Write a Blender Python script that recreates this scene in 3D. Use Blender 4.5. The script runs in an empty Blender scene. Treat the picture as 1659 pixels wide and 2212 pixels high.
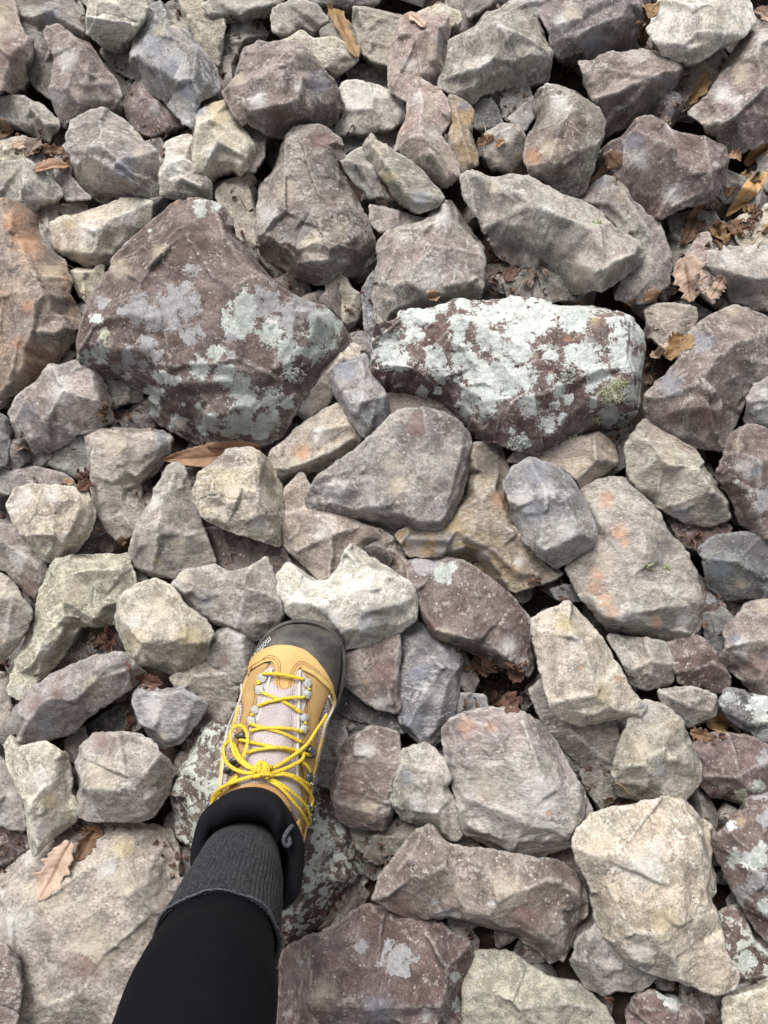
import bpy, math, random
import numpy as np
from mathutils import Vector, Matrix
from mathutils.geometry import delaunay_2d_cdt
from mathutils.bvhtree import BVHTree

# ------------------------------------------------------------------ camera, world, sun, exposure
scene = bpy.context.scene
CAM_H = 1.06
TILT = math.radians(8.0)
cam_data = bpy.data.cameras.new('camera')
cam = bpy.data.objects.new('camera', cam_data)
scene.collection.objects.link(cam)
cam.location = (0.0, 0.0, CAM_H)
cam.rotation_euler = (TILT, 0.0, 0.0)
cam_data.sensor_fit = 'VERTICAL'
cam_data.sensor_height = 24.0
FPX = 1916.0
cam_data.lens = FPX / 2212.0 * 24.0
cam_data.clip_start = 0.02
cam_data.clip_end = 200.0
scene.camera = cam

SUN_EL, SUN_AZ = 50.0, -20.0        # degrees; azimuth measured from +Y (top of the picture), negative is left
world = bpy.data.worlds.new('World')
scene.world = world
world.use_nodes = True
wn = world.node_tree
bg = wn.nodes['Background']
sky = wn.nodes.new('ShaderNodeTexSky')
sky.sky_type = 'NISHITA'
sky.sun_disc = False
sky.sun_elevation = math.radians(SUN_EL)
sky.sun_rotation = math.radians(SUN_AZ)
sky.air_density = 1.0
sky.dust_density = 6.0
sky.ozone_density = 1.0
hs = wn.nodes.new('ShaderNodeHueSaturation')      # an overcast sky has little colour of its own
hs.inputs['Saturation'].default_value = 0.30
wn.links.new(sky.outputs['Color'], hs.inputs['Color'])
wn.links.new(hs.outputs['Color'], bg.inputs['Color'])
bg.inputs['Strength'].default_value = 0.098

sd = bpy.data.lights.new('sun', 'SUN')
sd.energy = 2.35
sd.angle = math.radians(32.0)
sd.color = (1.0, 0.985, 0.97)
sun = bpy.data.objects.new('sun', sd)
scene.collection.objects.link(sun)
_e, _a = math.radians(SUN_EL), math.radians(SUN_AZ)
sdir = Vector((math.sin(_a) * math.cos(_e), math.cos(_a) * math.cos(_e), math.sin(_e)))
sun.rotation_euler = sdir.to_track_quat('Z', 'Y').to_euler()
sun.location = sdir * 5

vs = scene.view_settings
vs.view_transform = 'Standard'
vs.look = 'None'
vs.exposure = 0.42
vs.gamma = 1.0
vs.use_curve_mapping = False

# ------------------------------------------------------------------ helpers
RS = random.Random(7)
C = scene.collection
_ct, _st = math.cos(TILT), math.sin(TILT)
K = 0.00053                                     # metres per photo unit at the level of the stones

def W(x, y, z=0.0):
    """place in the world (metres) seen at photo position x, y, at height z metres"""
    dx = (x - 829.5) / FPX
    dy = (1106.0 - y) / FPX
    wx, wy, wz = dx, dy * _ct + _st, dy * _st - _ct
    t = (z - CAM_H) / wz
    return Vector((wx * t, wy * t, z))

def ray(x, y):
    dx = (x - 829.5) / FPX
    dy = (1106.0 - y) / FPX
    return Vector((0, 0, CAM_H)), Vector((dx, dy * _ct + _st, dy * _st - _ct)).normalized()

_rng = np.random.RandomState(11)
_perm = _rng.permutation(256)
_perm = np.concatenate([_perm, _perm, _perm])
_grad = _rng.normal(size=(256, 3)); _grad /= np.linalg.norm(_grad, axis=1)[:, None]
def gnoise(p):
    pi = np.floor(p).astype(int); f = p - pi; pi &= 255
    u = f * f * f * (f * (f * 6 - 15) + 10)
    def g(i, j, k):
        h = _perm[_perm[_perm[(pi[:, 0] + i) & 255] + ((pi[:, 1] + j) & 255)] + ((pi[:, 2] + k) & 255)]
        gr = _grad[h]
        return gr[:, 0] * (f[:, 0] - i) + gr[:, 1] * (f[:, 1] - j) + gr[:, 2] * (f[:, 2] - k)
    def lerp(a, b, t): return a + (b - a) * t
    x00 = lerp(g(0, 0, 0), g(1, 0, 0), u[:, 0]); x10 = lerp(g(0, 1, 0), g(1, 1, 0), u[:, 0])
    x01 = lerp(g(0, 0, 1), g(1, 0, 1), u[:, 0]); x11 = lerp(g(0, 1, 1), g(1, 1, 1), u[:, 0])
    return lerp(lerp(x00, x10, u[:, 1]), lerp(x01, x11, u[:, 1]), u[:, 2])

def mesh_obj(name, verts, faces, mat=None, parent=None, smooth=True, label=None, cat=None, group=None, kind=None, origin=None):
    me = bpy.data.meshes.new(name)
    v = np.asarray(verts, dtype=float)
    if origin is None: origin = Vector(v.mean(axis=0)) if parent is None else Vector((0, 0, 0))
    o3 = np.array(origin)
    me.from_pydata((v - o3).tolist(), [], [tuple(int(i) for i in f) for f in faces])
    if mat: me.materials.append(mat)
    if smooth: me.shade_smooth()
    me.update()
    o = bpy.data.objects.new(name, me); C.objects.link(o)
    o.location = origin
    if parent is not None: o.parent = parent
    tag(o, label, cat, group, kind)
    return o
def tag(o, label=None, cat=None, group=None, kind=None):
    if label: o['label'] = label
    if cat: o['category'] = cat
    if group: o['group'] = group
    if kind: o['kind'] = kind
    return o
def empty(name, loc, label, cat, group=None):
    o = bpy.data.objects.new(name, None); C.objects.link(o)
    o.location = loc; o.empty_display_size = 0.02
    return tag(o, label, cat, group)

# ------------------------------------------------------------------ materials
def nt(mat):
    mat.use_nodes = True
    t = mat.node_tree
    return t, t.nodes, t.links, t.nodes['Principled BSDF']

def build_stone_group():
    g = bpy.data.node_groups.new('stone_surface', 'ShaderNodeTree')
    I = g.interface
    def inp(n, t, d):
        s = I.new_socket(n, in_out='INPUT', socket_type=t); s.default_value = d
    inp('A', 'NodeSocketColor', (.3, .3, .3, 1)); inp('B', 'NodeSocketColor', (.4, .4, .4, 1)); inp('Frost', 'NodeSocketColor', (.5, .5, .5, 1))
    inp('FrostAmount', 'NodeSocketFloat', .3); inp('Scatter', 'NodeSocketFloat', 0.0); inp('Pits', 'NodeSocketFloat', .5)
    inp('Dark', 'NodeSocketFloat', .3); I.new_socket('Vector', in_out='INPUT', socket_type='NodeSocketVector')
    I.new_socket('Color', in_out='OUTPUT', socket_type='NodeSocketColor')
    I.new_socket('Normal', in_out='OUTPUT', socket_type='NodeSocketVector')
    I.new_socket('Roughness', in_out='OUTPUT', socket_type='NodeSocketFloat')
    N, L = g.nodes, g.links
    gi = N.new('NodeGroupInput'); go = N.new('NodeGroupOutput')
    P = gi.outputs['Vector']
    def noise(scale, detail=4, rough=.55, dist=0.0, lac=2.0):
        n = N.new('ShaderNodeTexNoise'); n.inputs['Scale'].default_value = scale; n.inputs['Detail'].default_value = detail
        n.inputs['Roughness'].default_value = rough; n.inputs['Distortion'].default_value = dist; n.inputs['Lacunarity'].default_value = lac
        L.new(P, n.inputs['Vector']); return n.outputs['Fac']
    def mr(v, a, b, c=0., d=1., smooth=True):
        m = N.new('ShaderNodeMapRange'); m.interpolation_type = 'SMOOTHSTEP' if smooth else 'LINEAR'
        L.new(v, m.inputs['Value'])
        for k, x in (('From Min', a), ('From Max', b), ('To Min', c), ('To Max', d)):
            if isinstance(x, (int, float)): m.inputs[k].default_value = x
            else: L.new(x, m.inputs[k])
        return m.outputs['Result']
    def math_(op, a, b=None, clamp=False):
        m = N.new('ShaderNodeMath'); m.operation = op; m.use_clamp = clamp
        for i, x in enumerate((a, b)):
            if x is None: continue
            if isinstance(x, (int, float)): m.inputs[i].default_value = x
            else: L.new(x, m.inputs[i])
        return m.outputs[0]
    def mix(fac, a, b, blend='MIX'):
        m = N.new('ShaderNodeMix'); m.data_type = 'RGBA'; m.blend_type = blend
        for s, x in (('Factor', fac), ('A', a), ('B', b)):
            k = {'Factor': 0, 'A': 6, 'B': 7}[s]
            if isinstance(x, (int, float)): m.inputs[k].default_value = x
            elif isinstance(x, tuple): m.inputs[k].default_value = x
            else: L.new(x, m.inputs[k])
        return m.outputs[2]
    big = noise(13, 3, .6, .6)
    col = mix(mr(big, .40, .60), gi.outputs['A'], gi.outputs['B'])
    # mottled grain at several sizes
    mid = noise(60, 4, .65, .4)
    col = mix(mr(mid, .30, .70, .0, 1.), mix(1.0, col, (.60, .59, .58, 1), 'MULTIPLY'), mix(1.0, col, (1.32, 1.31, 1.29, 1), 'MULTIPLY'))
    gr = noise(420, 3, .8)
    col = mix(1.0, col, mix(mr(gr, .32, .68), (.68, .67, .66, 1), (1.29, 1.29, 1.29, 1)), 'MULTIPLY')
    # frosty weathering crust: ragged pale flecks gathered in drifts
    f1 = noise(34, 5, .7, .8); f2 = noise(210, 5, .75, .3)
    fs = math_('ADD', math_('MULTIPLY', f1, .55), math_('MULTIPLY', f2, .45))
    thr = math_('SUBTRACT', .62, math_('MULTIPLY', gi.outputs['FrostAmount'], .17))
    fm = math_('MULTIPLY', mr(fs, thr, math_('ADD', thr, .035)), .80)
    # worn, paler edges
    geo = N.new('ShaderNodeNewGeometry')
    pt = math_('MULTIPLY', mr(geo.outputs['Pointiness'], .502, .54), mr(f2, .38, .56))
    fm = math_('MAXIMUM', fm, math_('MULTIPLY', pt, .55))
    col = mix(fm, col, gi.outputs['Frost'])
    # brown dirt stains
    ds = noise(22, 4, .7, 1.2)
    col = mix(math_('MULTIPLY', mr(ds, .56, .68), math_('MULTIPLY', gi.outputs['Dark'], 1.0)), col, mix(1.0, col, (.66, .58, .50, 1), 'MULTIPLY'))
    # dark pin-holes
    vo = N.new('ShaderNodeTexVoronoi'); vo.inputs['Scale'].default_value = 300; vo.inputs['Randomness'].default_value = 1
    L.new(P, vo.inputs['Vector'])
    pm = noise(95, 2, .5)
    pit = math_('MULTIPLY', mr(vo.outputs['Distance'], .34, .12, smooth=True), mr(pm, .50, .60))
    pit = math_('MULTIPLY', pit, gi.outputs['Pits'])
    col = mix(math_('MULTIPLY', pit, .7), col, (.07, .055, .042, 1))
    # bright mineral grains
    vo2 = N.new('ShaderNodeTexVoronoi'); vo2.inputs['Scale'].default_value = 170
    L.new(P, vo2.inputs['Vector'])
    sm = math_('MULTIPLY', mr(vo2.outputs['Distance'], .24, .14), mr(noise(130, 1, .5, 0), .56, .60))
    col = mix(math_('MULTIPLY', sm, .6), col, (.62, .60, .55, 1))
    # tinted patches stored on the mesh (iron stain, quartz, lichen)
    at = N.new('ShaderNodeAttribute'); at.attribute_name = 'tint'
    sp = N.new('ShaderNodeSeparateColor'); aw = N.new('ShaderNodeAttribute'); aw.attribute_name = 'tintw'
    L.new(aw.outputs['Color'], sp.inputs[0])
    wsoft, wcrisp = sp.outputs[0], sp.outputs[1]
    nz = math_('ADD', math_('MULTIPLY', math_('SUBTRACT', f2, .5), .9), math_('MULTIPLY', math_('SUBTRACT', f1, .5), .9))
    sw = mr(math_('ADD', wsoft, math_('MULTIPLY', nz, 1.3)), .15, 1.0)
    col = mix(math_('MULTIPLY', sw, .62), col, at.outputs['Color'])
    l1 = noise(85, 5, .72, .5); l2 = noise(330, 4, .7)
    nzl = math_('ADD', math_('MULTIPLY', math_('SUBTRACT', l1, .5), 1.8), math_('MULTIPLY', math_('SUBTRACT', l2, .5), .7))
    vl = N.new('ShaderNodeTexVoronoi'); vl.inputs['Scale'].default_value = 78; L.new(P, vl.inputs['Vector'])
    lob = math_('SUBTRACT', .42, vl.outputs['Distance'])          # rounded lobes of crust
    nzl = math_('ADD', nzl, math_('ADD', math_('MULTIPLY', lob, .38), .05))
    cw = mr(math_('ADD', wcrisp, nzl), .47, .52)
    # scattered rosettes
    sc = math_('ADD', math_('MULTIPLY', noise(120, 3, .6, .3), .6), math_('MULTIPLY', noise(40, 2, .5), .4))
    t2 = math_('SUBTRACT', .66, math_('MULTIPLY', gi.outputs['Scatter'], .20))
    sw2 = math_('MULTIPLY', mr(sc, t2, math_('ADD', t2, .012)), mr(gi.outputs['Scatter'], 0.01, .05))
    lcol = mix(mr(l2, .35, .65), (.40, .42, .37, 1), (.56, .58, .53, 1))
    tl = mix(1.0, at.outputs['Color'], mix(mr(l2, .3, .7), (.74, .74, .74, 1), (1.15, 1.15, 1.15, 1)), 'MULTIPLY')
    col = mix(sw2, col, lcol)
    tl = mix(math_('MULTIPLY', mr(vl.outputs['Distance'], .50, .70), .35), tl, mix(1.0, tl, (.58, .58, .55, 1), 'MULTIPLY'))
    col = mix(cw, col, tl)
    L.new(col, go.inputs['Color'])
    # relief
    lm = math_('MAXIMUM', cw, sw2)
    h = math_('ADD', math_('MULTIPLY', noise(150, 6, .72), 1.0), math_('MULTIPLY', noise(520, 3, .7), .35))
    h = math_('ADD', h, math_('MULTIPLY', noise(45, 5, .6, .5), .5))
    h = math_('SUBTRACT', h, math_('MULTIPLY', pit, .5))
    h = math_('ADD', h, math_('MULTIPLY', lm, math_('ADD', math_('ADD', .35, math_('MULTIPLY', lob, .8)), math_('MULTIPLY', l2, .9))))
    bp = N.new('ShaderNodeBump'); bp.inputs['Distance'].default_value = .0022; bp.inputs['Strength'].default_value = .58
    L.new(h, bp.inputs['Height']); L.new(bp.outputs['Normal'], go.inputs['Normal'])
    L.new(mr(f2, .3, .7, .80, .96), go.inputs['Roughness'])
    return g
STONE_G = build_stone_group()

TYPES = {  # A, B, frost colour, frost amount, lichen scatter, pits, dirt
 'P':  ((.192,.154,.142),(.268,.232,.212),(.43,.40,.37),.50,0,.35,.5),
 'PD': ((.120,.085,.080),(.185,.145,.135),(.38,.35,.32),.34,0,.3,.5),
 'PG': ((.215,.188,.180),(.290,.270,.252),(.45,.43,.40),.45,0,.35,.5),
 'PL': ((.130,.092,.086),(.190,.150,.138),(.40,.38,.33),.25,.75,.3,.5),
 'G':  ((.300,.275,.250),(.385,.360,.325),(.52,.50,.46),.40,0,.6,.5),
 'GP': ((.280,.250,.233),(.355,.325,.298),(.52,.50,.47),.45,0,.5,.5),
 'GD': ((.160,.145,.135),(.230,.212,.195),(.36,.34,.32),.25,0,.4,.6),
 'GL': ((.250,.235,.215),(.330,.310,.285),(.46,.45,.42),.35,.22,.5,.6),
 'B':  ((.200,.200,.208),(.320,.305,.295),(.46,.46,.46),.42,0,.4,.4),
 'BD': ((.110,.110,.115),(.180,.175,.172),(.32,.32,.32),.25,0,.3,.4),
 'T':  ((.470,.425,.345),(.400,.365,.310),(.64,.61,.55),.40,0,.9,.6),
 'TG': ((.375,.340,.288),(.312,.284,.248),(.50,.48,.43),.38,0,.9,.6),
 'TP': ((.370,.305,.262),(.300,.250,.225),(.52,.48,.44),.42,0,.6,.6),
 'W':  ((.510,.490,.440),(.430,.405,.355),(.72,.70,.66),.42,0,.8,.5),
 'O':  ((.310,.228,.182),(.250,.205,.176),(.45,.38,.31),.38,0,.5,.6),
 'Y':  ((.370,.275,.160),(.300,.262,.205),(.48,.45,.42),.35,0,.6,.6),
}
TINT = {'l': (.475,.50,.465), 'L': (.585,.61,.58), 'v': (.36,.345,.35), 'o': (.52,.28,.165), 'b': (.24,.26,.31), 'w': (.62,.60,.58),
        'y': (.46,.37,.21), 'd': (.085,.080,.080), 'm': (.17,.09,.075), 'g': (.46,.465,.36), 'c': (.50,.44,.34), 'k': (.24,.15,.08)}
CRISP = set('lLvg')
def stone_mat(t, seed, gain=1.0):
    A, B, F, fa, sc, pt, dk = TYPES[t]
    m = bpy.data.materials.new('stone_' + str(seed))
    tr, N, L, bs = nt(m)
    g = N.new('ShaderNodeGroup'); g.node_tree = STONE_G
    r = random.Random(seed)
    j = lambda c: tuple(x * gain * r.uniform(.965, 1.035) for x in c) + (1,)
    q = r.uniform(.93, 1.07)
    g.inputs['A'].default_value = j(tuple(x * q for x in A)); g.inputs['B'].default_value = j(tuple(x * q for x in B))
    g.inputs['Frost'].default_value = F + (1,)
    g.inputs['FrostAmount'].default_value = fa * r.uniform(.8, 1.15); g.inputs['Scatter'].default_value = sc
    g.inputs['Pits'].default_value = pt; g.inputs['Dark'].default_value = dk
    tc = N.new('ShaderNodeTexCoord'); mp = N.new('ShaderNodeMapping')
    mp.inputs['Location'].default_value = (r.uniform(0, 9), r.uniform(0, 9), r.uniform(0, 9))
    mp.inputs['Rotation'].default_value = (r.uniform(-.4, .4), r.uniform(-.4, .4), r.uniform(0, 3.1))
    q = r.uniform(.75, 1.3); st = 1.0 if t in ('PD', 'PL') else r.choice((1., 1., .8, .6, .45))
    mp.inputs['Scale'].default_value = (q * st, q, q)
    L.new(tc.outputs['Object'], mp.inputs['Vector']); L.new(mp.outputs[0], g.inputs['Vector'])
    L.new(g.outputs['Color'], bs.inputs['Base Color']); L.new(g.outputs['Normal'], bs.inputs['Normal'])
    L.new(g.outputs['Roughness'], bs.inputs['Roughness'])
    bs.inputs['Specular IOR Level'].default_value = .3
    return m

# ------------------------------------------------------------------ stones
LEVEL0, DLEV = -132.0, 31.0        # photo units
SPACING = 3.6

def chaikin(P, it=2, q=.18):
    for _ in range(it):
        out = []
        n = len(P)
        for i in range(n):
            a, b = P[i], P[(i + 1) % n]
            out.append(a * (1 - q) + b * q); out.append(a * q + b * (1 - q))
        P = out
    return P

def resample(P, s):
    out = []
    n = len(P)
    for i in range(n):
        a, b = P[i], P[(i + 1) % n]
        d = np.linalg.norm(b[:2] - a[:2]); k = max(1, int(round(d / s)))
        for j in range(k): out.append(a + (b - a) * (j / k))
    return out

def inside(px, py, poly):
    r = np.zeros(len(px), bool)
    n = len(poly)
    for i in range(n):
        x1, y1 = poly[i][:2]; x2, y2 = poly[(i + 1) % n][:2]
        if y1 == y2: continue
        c = ((y1 > py) != (y2 > py)) & (px < (x2 - x1) * (py - y1) / (y2 - y1) + x1)
        r ^= c
    return r

def edge_dist(px, py, poly):
    d = np.full(len(px), 1e9)
    n = len(poly)
    for i in range(n):
        x1, y1 = poly[i][:2]; x2, y2 = poly[(i + 1) % n][:2]
        vx, vy = x2 - x1, y2 - y1
        t = np.clip(((px - x1) * vx + (py - y1) * vy) / (vx * vx + vy * vy + 1e-12), 0, 1)
        d = np.minimum(d, np.hypot(px - x1 - t * vx, py - y1 - t * vy))
    return d

def make_stone(level, typ, outline, ridges, blobs, label, seed, rim=14.0, spacing=SPACING, thick=80.0, rough=1.0, gain=1.0, cracks=()):
    rnd = random.Random(seed)
    zb = (LEVEL0 + DLEV * level)
    def P3(p, dflt):
        h = p[2] if len(p) > 2 else dflt
        h = rim + (h - rim) * 1.35
        w = W(p[0], p[1], (zb + h) * K)
        return np.array([w.x / K, w.y / K, float(h)])
    out = [P3(p, rim) for p in outline]
    rid = [[P3(p, 30) for p in r] for r in ridges]
    area = 0.5 * sum(out[i][0] * out[(i + 1) % len(out)][1] - out[(i + 1) % len(out)][0] * out[i][1] for i in range(len(out)))
    if area < 0: out = out[::-1]
    size = math.sqrt(abs(area))
    cen = np.mean([o[:2] for o in out], axis=0)
    if not rid:      # a tilted, slightly broken top of its own
        an = rnd.uniform(0, 6.28)
        for k in range(2):
            a = an + k * 2.3 + rnd.uniform(-.5, .5)
            q = cen + np.array([math.cos(a), math.sin(a)]) * size * .2
            rid.append([np.array([q[0], q[1], rim + size * rnd.uniform(.06, .2)])])
    # coarse control triangulation
    cv = [Vector(o[:2]) for o in out]; ce = [(i, (i + 1) % len(out)) for i in range(len(out))]; ch = [o[2] for o in out]
    for r in rid:
        for k, p in enumerate(r):
            cv.append(Vector(p[:2])); ch.append(p[2])
            if k: ce.append((len(cv) - 2, len(cv) - 1))
    rv, re_, rf, ov, oe, of = delaunay_2d_cdt(cv, ce, [], 1, 1e-4)
    rh = []
    for i, v in enumerate(rv):
        if ov[i]: rh.append(ch[ov[i][0]])
        else:
            d = [((Vector(v) - c).length, h) for c, h in zip(cv, ch)]; d.sort(key=lambda t: t[0])
            w = [1 / (q[0] + 1e-3) for q in d[:3]]
            rh.append(sum(a * q[1] for a, q in zip(w, d[:3])) / sum(w))
    # fine outline and fill
    fo = chaikin([o for o in out], 1, .08)
    fo = resample(fo, spacing)
    fo = np.array(fo)
    n_ = len(fo)
    nrm = np.roll(fo[:, :2], -1, 0) - np.roll(fo[:, :2], 1, 0)
    nrm = np.stack([nrm[:, 1], -nrm[:, 0]], 1); nrm /= np.linalg.norm(nrm, axis=1)[:, None] + 1e-9
    so = seed * 3.17
    q = np.stack([fo[:, 0], fo[:, 1], np.full(n_, so)], 1)
    wob = gnoise(q / 34.) * 3.6 + gnoise(q / 15. + 5) * 4.2 + gnoise(q / 6. + 9) * 2.2
    fo[:, :2] += nrm * (wob * rough + 3.4)[:, None]
    x0, y0 = fo[:, 0].min(), fo[:, 1].min(); x1, y1 = fo[:, 0].max(), fo[:, 1].max()
    gx, gy = np.meshgrid(np.arange(x0, x1, spacing), np.arange(y0, y1, spacing * .87))
    gx = gx + (np.arange(gx.shape[0]) % 2)[:, None] * spacing * .5
    gx = gx.ravel(); gy = gy.ravel()
    jr = np.random.RandomState(seed)
    gx = gx + jr.uniform(-.18, .18, gx.size) * spacing; gy = gy + jr.uniform(-.18, .18, gy.size) * spacing
    m = inside(gx, gy, fo); gx, gy = gx[m], gy[m]
    dd = edge_dist(gx, gy, fo); m = dd > spacing * .55; gx, gy, dd = gx[m], gy[m], dd[m]
    # a thin ring just inside the rim gives a rounded edge
    cdv = [Vector((a, b)) for a, b in fo[:, :2]] + [Vector((a, b)) for a, b in zip(gx, gy)]
    vv, _e2, ff, o2, _a, _b = delaunay_2d_cdt(cdv, [(i, (i + 1) % n_) for i in range(n_)], [], 1, 1e-5)
    V = np.array([(v[0], v[1]) for v in vv]); F = np.array(ff)
    rimid = {}
    isrim = np.zeros(len(V), bool)
    for i, o_ in enumerate(o2):
        for k in o_:
            if k < n_: isrim[i] = True; rimid[k] = i
    d = edge_dist(V[:, 0], V[:, 1], fo); d[isrim] = 0
    # control height
    H = np.full(len(V), np.nan)
    rvn = np.array([(v[0], v[1]) for v in rv]); rhn = np.array(rh)
    for f in rf:
        a, b, c = rvn[f[0]], rvn[f[1]], rvn[f[2]]
        det = (b[1] - c[1]) * (a[0] - c[0]) + (c[0] - b[0]) * (a[1] - c[1])
        if abs(det) < 1e-6: continue
        l1 = ((b[1] - c[1]) * (V[:, 0] - c[0]) + (c[0] - b[0]) * (V[:, 1] - c[1])) / det
        l2 = ((c[1] - a[1]) * (V[:, 0] - c[0]) + (a[0] - c[0]) * (V[:, 1] - c[1])) / det
        l3 = 1 - l1 - l2
        s = (l1 > -1e-4) & (l2 > -1e-4) & (l3 > -1e-4)
        H[s] = l1[s] * rhn[f[0]] + l2[s] * rhn[f[1]] + l3[s] * rhn[f[2]]
    bad = np.where(np.isnan(H))[0]
    if len(bad):
        con = np.array([(o[0], o[1]) for o in out]); hh = np.array([o[2] for o in out])
        n2 = len(con)
        best = np.full(len(bad), 1e9); hv = np.zeros(len(bad))
        for i in range(n2):
            a, b = con[i], con[(i + 1) % n2]; ab = b - a
            t = np.clip(((V[bad] - a) @ ab) / (ab @ ab + 1e-9), 0, 1)
            dq = np.hypot(*(V[bad] - a - t[:, None] * ab).T)
            s = dq < best; best[s] = dq[s]; hv[s] = (hh[i] + (hh[(i + 1) % n2] - hh[i]) * t)[s]
        H[bad] = hv
    # broken, planar chips: random planes shave the top, their outlines warped by noise
    Q = np.stack([V[:, 0], V[:, 1], np.full(len(V), so)], 1)
    wx = gnoise(Q / 40. + 3) * 14 + gnoise(Q / 15.) * 4; wy = gnoise(Q / 40. + 8) * 14 + gnoise(Q / 15. + 2) * 4
    X = V[:, 0] + wx; Y = V[:, 1] + wy
    for k in range(int(5 + size / 28)):
        i = rnd.randrange(n_); p = fo[i]
        a = math.atan2(nrm[i][1], nrm[i][0]) + rnd.uniform(-.6, .6)
        slope = rnd.uniform(.35, 1.5)
        reach = rnd.uniform(.05, .15) * size
        hm = H[np.argmin((V[:, 0] - p[0]) ** 2 + (V[:, 1] - p[1]) ** 2)]
        # the plane meets the surface 'reach' inside the rim and runs out sideways
        s = (X - p[0]) * math.cos(a) + (Y - p[1]) * math.sin(a) + reach
        lat = np.abs(-(X - p[0]) * math.sin(a) + (Y - p[1]) * math.cos(a))
        s = s - np.maximum(0, lat - reach * 1.3) * .75
        s = np.where((X - p[0]) ** 2 + (Y - p[1]) ** 2 > (4 * reach) ** 2, -1, s)
        drop = np.minimum(np.maximum(s, 0) * slope, 16 + reach * .35)
        H = np.where(s > 0, np.minimum(H, np.maximum(H, hm) - drop), H)
    # fracture scars: cells with their own small tilt and step
    nc = max(4, int(abs(area) / 52. ** 2))
    cx = jr.uniform(V[:, 0].min(), V[:, 0].max(), nc); cy = jr.uniform(V[:, 1].min(), V[:, 1].max(), nc)
    tx, ty, tz = jr.normal(0, .075, nc), jr.normal(0, .075, nc), jr.normal(0, 1.0, nc)
    D2 = (X[:, None] + wx[:, None] * .5 - cx) ** 2 + (Y[:, None] + wy[:, None] * .5 - cy) ** 2
    ci = D2.argmin(1)
    H = H + np.clip(tz[ci] + tx[ci] * (X - cx[ci]) + ty[ci] * (Y - cy[ci]), -7, 7) * rough
    # flat fracture faces: a plane fitted to every cell of a warped cell pattern
    nc = max(3, int(abs(area) / (40. + size * .18) ** 2))
    cx = jr.uniform(V[:, 0].min(), V[:, 0].max(), nc); cy = jr.uniform(V[:, 1].min(), V[:, 1].max(), nc)
    D2 = (V[:, 0][:, None] + wx[:, None] * .45 - cx) ** 2 + (V[:, 1][:, None] + wy[:, None] * .45 - cy) ** 2
    ci = D2.argmin(1); Hp = H.copy()
    for k in range(nc):
        s_ = ci == k
        if s_.sum() < 12: continue
        A_ = np.stack([V[s_, 0] - cx[k], V[s_, 1] - cy[k], np.ones(s_.sum())], 1)
        co, *_r = np.linalg.lstsq(A_, H[s_], rcond=None)
        Hp[s_] = A_ @ co
    H = H + np.clip((Hp - H) * .92, -10, 10) * min(1.0, rough)
    # smooth the ridges a little
    E = np.concatenate([F[:, [0, 1]], F[:, [1, 2]], F[:, [2, 0]]]); E = np.concatenate([E, E[:, ::-1]])
    deg = np.bincount(E[:, 0], minlength=len(V))
    for _ in range(1):
        sm = np.bincount(E[:, 0], weights=H[E[:, 1]], minlength=len(V)) / np.maximum(deg, 1)
        H = H * .45 + sm * .55
    # roughness of the broken faces
    n1 = gnoise(Q / 70.) * 5 + gnoise(Q / 27. + 4) * 2.2
    r2 = 1 - np.abs(gnoise(Q / 21. + 7)) * 2.2
    n2_ = gnoise(Q / 11. + 1) * 2.6 + gnoise(Q / 5.5 + 2) * 1.3
    H = H + (n1 * .8 + r2 * .5 + n2_ * .8) * rough
    for cr in cracks:
        pl = np.array([W(a, b, (zb + 30) * K)[:2] for a, b in cr]) / K
        dc = np.full(len(V), 1e9)
        for i in range(len(pl) - 1):
            ab = pl[i + 1] - pl[i]; tt = np.clip(((np.stack([V[:, 0] + wx * .25, V[:, 1] + wy * .25], 1) - pl[i]) @ ab) / (ab @ ab + 1e-9), 0, 1)
            dc = np.minimum(dc, np.hypot(*(np.stack([V[:, 0] + wx * .25, V[:, 1] + wy * .25], 1) - pl[i] - tt[:, None] * ab).T))
        H = H - 4.0 * np.exp(-(dc / 1.4) ** 2) - .5 * np.exp(-(dc / 5.) ** 2)
    R = min(3.8, size * .04) * (0.8 + .5 * gnoise(Q / 45. + 12))
    t = np.clip(d / np.maximum(R, 2), 0, 1)
    H = H - R * .85 * (1 - np.sqrt(np.maximum(0, 1 - (1 - t) ** 2)))
    # walls and underside
    rim_idx = [rimid[k] for k in range(n_)]
    verts = [np.stack([V[:, 0], V[:, 1], H], 1)]
    faces = F.tolist()
    T = min(thick, max(34, size * .55))
    prev = rim_idx; base = len(V)
    fh = H[rim_idx]
    insets = ((.07, .16), (.16, .42), (.26, .75), (.5, 1.0))
    qq = np.stack([fo[:, 0], fo[:, 1], np.full(n_, so + 2.)], 1)
    cen2 = np.array([V[:, 0].mean(), V[:, 1].mean()])
    for k, (ins, dp) in enumerate(insets):
        dv = cen2 - fo[:, :2]
        px = fo[:, :2] + dv * ins + nrm * (gnoise(qq / 22. + k) * 4)[:, None]
        pz = fh - T * dp + gnoise(qq / 18. + 4 + k) * 4
        if k == 3: pz = fh * 0.2 - T + gnoise(qq / 30.) * 5
        verts.append(np.stack([px[:, 0], px[:, 1], pz], 1))
        cur = list(range(base, base + n_)); base += n_
        for i in range(n_):
            j = (i + 1) % n_
            faces.append((prev[j], prev[i], cur[i])); faces.append((prev[j], cur[i], cur[j]))
        prev = cur
    verts.append(np.array([[cen2[0], cen2[1], -T * 1.05]]))
    for i in range(n_): faces.append((prev[(i + 1) % n_], prev[i], base))
    A = np.concatenate(verts)
    A = A * K; A[:, 2] += zb * K
    org = np.array([cen2[0] * K, cen2[1] * K, (zb - T) * K])
    me = bpy.data.meshes.new('stone')
    Fa = np.array(faces, dtype=np.int32)
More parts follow.
